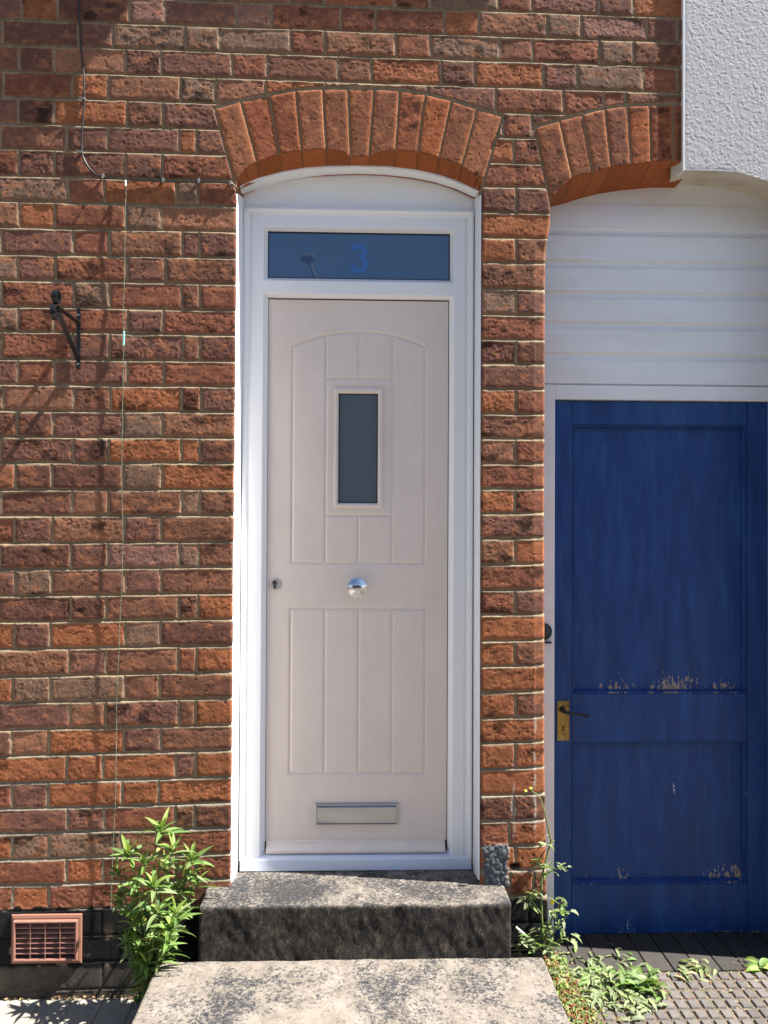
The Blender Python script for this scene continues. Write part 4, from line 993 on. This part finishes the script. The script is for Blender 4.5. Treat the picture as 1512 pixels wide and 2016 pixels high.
def thistle():
    t = thing('sow_thistle', 'spindly yellow flowered sow thistle climbing beside the brick pier', 'weed')
    s_ = MB(); f_ = MB(); rg = random.Random(5)
    P1 = [(1070, 1880, -.03), (1066, 1800, -.03), (1066, 1730, -.03), (1075, 1690, -.02), (1085, 1655, -.02), (1081, 1640, -.03), (1073, 1600, -.03), (1064, 1573, -.03), (1056, 1563, -.03), (1046, 1557, -.03)]
    PV = [W(*p) for p in P1]; s_.tube(PV, [.0045, .004, .0036, .0032, .003, .0028, .0024, .002, .0018, .0016], 7)
    br_ = [[(1068, 1860, -.05), (1090, 1800, -.06), (1105, 1775, -.07)], [(1070, 1870, -.06), (1095, 1830, -.09), (1118, 1800, -.09)], [(1066, 1725, -.03), (1090, 1712, -.05), (1115, 1707, -.05)], [(1072, 1880, -.06), (1050, 1850, -.07), (1030, 1850, -.07)], [(1066, 1800, -.03), (1048, 1775, -.04), (1040, 1755, -.04)], [(1072, 1876, -.06), (1100, 1850, -.1), (1118, 1848, -.1)]]
    for b in br_: s_.tube([W(*p) for p in b], [.0032, .0024, .0015], 6)
    s_.build('stem', mStem, t, smooth=60)
    nodes = [(1085, 1655, -.02, 7, .035), (1060, 1700, -.03, 8, .04), (1075, 1708, -.04, 8, .045), (1050, 1765, -.04, 10, .05), (1045, 1780, -.04, 6, .045), (1105, 1775, -.07, 8, .045), (1115, 1800, -.09, 9, .05), (1090, 1800, -.06, 8, .045), (1112, 1708, -.05, 8, .03),
             (1118, 1848, -.1, 7, .045), (1075, 1840, -.06, 12, .055), (1035, 1850, -.08, 12, .05), (1050, 1862, -.09, 12, .05), (1085, 1865, -.1, 12, .05), (1030, 1865, -.09, 8, .05), (1100, 1825, -.08, 8, .045)]
    for x, y, Y_, n, l in nodes:
        for k in range(n):
            a = rg.uniform(0, 6.28); el = rg.uniform(-.5, .8)
            leaf_blade(f_, W(x+rg.uniform(-10, 10), y+rg.uniform(-9, 9), Y_+rg.uniform(-.02, .02)), (math.cos(a), math.sin(a)-.2, el), l*rg.uniform(.5, 1), l*rg.uniform(.25, .42), rg.uniform(.2, 1.2), rg.choice([DUSTY, DUSTY, GREEN, (0.22, .27, .13)]), n=7, lobes=3, rg=rg)
    f_.build('foliage', mLeafM, t, smooth=60)
    for x, y, Y_, r, full in ((1034, 1557, -.04, .006, 0), (1044, 1552, -.04, .0055, 0), (1087, 1776, -.075, .0105, 1)):
        c_ = W(x, y, Y_); m = MB()
        if full:
            for k in range(22):
                a = k*2*math.pi/22; rr = r*rg.uniform(.85, 1.05)
                leaf_blade(m, c_, (math.cos(a), -.35, math.sin(a)), rr, .0026, 0, (1, 1, 1), n=3, rg=rg)
        m.lathe([(r*.5, -.004), (r*.62, .002), (r*.45, .006), (.0006, .008)], tuple(c_), seg=12)
        m.build('flower', mYellow, t)
        if not full:
            m = MB(); m.lathe([(.001, -.012), (r*.9, -.008), (r*1.0, -.002), (r*.6, .002)], tuple(c_+Vector((0.004, 0.003, 0))), axis='Z', seg=12); m.build('bud', mStem, t)
thistle()

def rosette(name, label, px_, py_, z, n, lmin, lmax, wf, cols, spread=14, lift=(.05, .7), lobes=2, seed=0, group=None, cat='weed'):
    rg = random.Random(seed); m = MB(); c_ = Vector(G(px_, py_, z))
    for k in range(n):
        a = rg.uniform(0, 6.28); el = rg.uniform(*lift); l = rg.uniform(lmin, lmax)
        p_ = Vector((c_.x+rg.gauss(0, spread*.0016), c_.y+rg.gauss(0, spread*.0012), z+rg.uniform(0, .012)))
        leaf_blade(m, p_, (math.cos(a), math.sin(a), el), l, l*rg.uniform(*wf), rg.uniform(.4, 1.5), rg.choice(cols), n=7, lobes=lobes, rg=rg)
    t = thing(name, label, cat, group=group); m.build('foliage', mLeafM, t, smooth=60)
    s = MB()
    for k in range(5):
        a = rg.uniform(0, 6.28); s.tube([(c_.x, c_.y, z-.004), (c_.x+math.cos(a)*.012, c_.y+math.sin(a)*.012, z+.012)], [.002, .0012], 5)
    s.build('stem', mStem, t); return t
ZR = Z_RIGHT
rosette('dock_plant', 'upright broad leafed dock at right end of the dusty weed mat', 1262, 1945, ZR, 40, .035, .075, (.28, .42), [GREEN, DUSTY, (0.13, .21, .06)], 18, (.35, 1.3), 2, 21)
rosette('dandelion_mat', 'low mat of dusty jagged leaves left of the upright dock', 1180, 1930, ZR, 260, .02, .048, (.3, .45), [DUSTY, DUSTY, (0.22, .27, .13), GREEN], 48, (.0, .5), 3, 22)
rosette('dandelion_mat', 'sparse dusty weed on stable pavers below the leafy mat', 1215, 1965, ZR, 70, .025, .055, (.3, .45), [DUSTY, (0.24, .28, .15)], 40, (.0, .4), 3, 23)
rosette('small_dandelion', 'small flat dandelion in the paver joint right of the dock', 1372, 1912, ZR, 22, .035, .06, (.25, .4), [DUSTY, (0.24, .28, .13), STRAW], 26, (.0, .5), 3, 24)
rosette('small_dandelion', 'little glossy green weed at the right edge of the paved threshold', 1497, 1908, ZR, 9, .04, .06, (.35, .5), [GREEN, LIME], 6, (.1, .5), 0, 25)
rosette('small_dandelion', 'bright green weed at foot of plinth below the vent', 12, 1945, 0.0, 8, .06, .10, (.3, .42), [LIME, GREEN], 5, (.1, .6), 0, 26)
rosette('small_dandelion', 'tiny lime green sprig in the gap beside the slab', 270, 1972, 0.01, 16, .012, .022, (.5, .7), [LIME], 5, (.2, 1.2), 0, 27)
# creeping stonecrop and litter along the slab's edge: nobody could count it
m = MB(); rg = random.Random(31)
for k in range(1500):
    t_ = rg.random(); x = 1062+t_*70+rg.gauss(14, 16)*(0.5+t_); y = 1868+t_*160
    p_ = Vector(G(x, y, ZR)); p_.z = ZR+rg.uniform(0, .014)
    if p_.x < lx1+0.004: p_.x = lx1+0.004+rg.uniform(0, .02)
    a = rg.uniform(0, 6.28); l = rg.uniform(.006, .018)
    leaf_blade(m, p_, (math.cos(a), math.sin(a), rg.uniform(-.1, 1.2)), l, l*rg.uniform(.4, .7), rg.uniform(0, 1), rg.choice([GREEN, LIME, LIME, DUSTY, RUST, RUST, STRAW, (.16, .19, .06)]), n=2, rg=rg)
for k in range(420):
    x, y = rg.uniform(1090, 1500), 1890+abs(rg.gauss(0, 50)); p_ = Vector(G(x, y, ZR)); p_.z = ZR-.004+rg.uniform(0, .004)
    a = rg.uniform(0, 6.28); l = rg.uniform(.005, .016)
    leaf_blade(m, p_, (math.cos(a), math.sin(a), .05), l, l*rg.uniform(.2, .5), 0, rg.choice([STRAW, STRAW, RUST, DUSTY]), n=2, rg=rg)
ow = m.build('small_weeds', mLeafM, smooth=60); ow['kind'] = 'stuff'; ow['label'] = 'creeping green and reddish weeds with dry litter beside the slab'
# dead leaves and bits at the wall foot on the left
m = MB()
for k in range(120):
    x, y = rg.uniform(10, 290), 1945+rg.gauss(0, 5); p_ = Vector(G(x, y, .003)); p_.y = min(p_.y, -.01); a = rg.uniform(0, 6.28); l = rg.uniform(.005, .016)
    leaf_blade(m, p_, (math.cos(a), math.sin(a), .3), l, l*.5, .5, rg.choice([RUST, STRAW, (.12, .08, .05)]), n=2, rg=rg)
SHEETS.add('leaf_litter'); ow = m.build('leaf_litter', mLeafM, smooth=60); ow['kind'] = 'stuff'; ow['label'] = 'dry brown leaf litter along the foot of the plinth'

# stone and cigarette end
c_ = G(118, 1955, 0.0); me = block('stone', -0.022, 0.022, -0.016, 0.016, -0.002, 0.026, .008, .009, .006, 71)
for p in me.polygons: p.use_smooth = True
me.materials.append(mStone); so = bpy.data.objects.new('stone', me); C.objects.link(so); so.location = (c_[0], c_[1], 0.002); so.rotation_euler = (0, 0, .4)
tag(so, 'small yellowish stone on the pavement below the vent', 'stone')
cg = thing('cigarette_end', 'white cigarette end caught in weeds right of the doorstep', 'litter')
a, b = W(1021, 1830, -.07), W(1040, 1846, -.085); m = MB(); m.tube([a, b], .0036, 12); m.build('paper', mCig, cg)
m = MB(); m.tube([a+(a-b)*0.3, a+(a-b)*0.001], .0037, 12); m.build('filter', mat('filter_tip', (.5, .42, .32), .8), cg)

# ------------------------------------------------------------------ across the street (seen only in the glass and chrome)
hs = thing('street_house', 'low brick house across the street mirrored in the door glass', 'house')
mOpp = mat('opposite_brick', (.2, .12, .09), .9)
L(mOpp, ramp(mOpp, noise(mOpp, 20, 5), [(.3, (.15, .085, .065)), (.7, (.26, .15, .11))]), bsdf(mOpp).inputs['Base Color'])
m = MB(); m.box((-9, -12.5, -.07), (7, -9.0, 4.1)); m.build('wall', mOpp, hs)
m = MB(); m.extr_x([(-8.8, 4.1), (-12.7, 4.1), (-10.7, 5.2)], -9.2, 7.2); m.build('roof', mat('slate', (.06, .06, .07), .7), hs)
for x in (-7, -4, -1, 2, 5):
    m = MB(); m.box((x-.5, -8.99, 1.1), (x+.5, -8.96, 2.6)); w_ = m.build('window', mUpvc, hs)
    m = MB(); m.box((x-.42, -8.955, 1.18), (x+.42, -8.94, 2.52)); m.build('pane', mGlassD, w_)
lpz = thing('street_lamp', 'street lamp across the road mirrored faintly in the fanlight', 'street lamp')
v0 = U(607, 512, YF+.019); kx = (v0[0]-0)/(D0+YF); kz = (v0[2]-H0)/(D0+YF); Lr = 7.0
hx, hz = v0[0]+kx*Lr, v0[2]+kz*Lr
v1 = U(621, 548, YF+.019); hx2 = v1[0]+v1[0]/(D0+YF)*Lr; hz2 = v1[2]+(v1[2]-H0)/(D0+YF)*Lr
m = MB(); m.tube([(hx2+(hx2-hx)*.2, YF-Lr, -.07), (hx2, YF-Lr, hz2), (hx, YF-Lr, hz)], [.035, .022, .02], 12); mLamp = mat('grey_lamp_paint', (0.30, 0.30, 0.31), 0.6); m.build('pole', mLamp, lpz)
m = MB(); m.box((hx-.10, YF-Lr-.08, hz-.02), (hx+.08, YF-Lr+.08, hz+.05)); m.build('lamp_head', mLamp, lpz, .03)
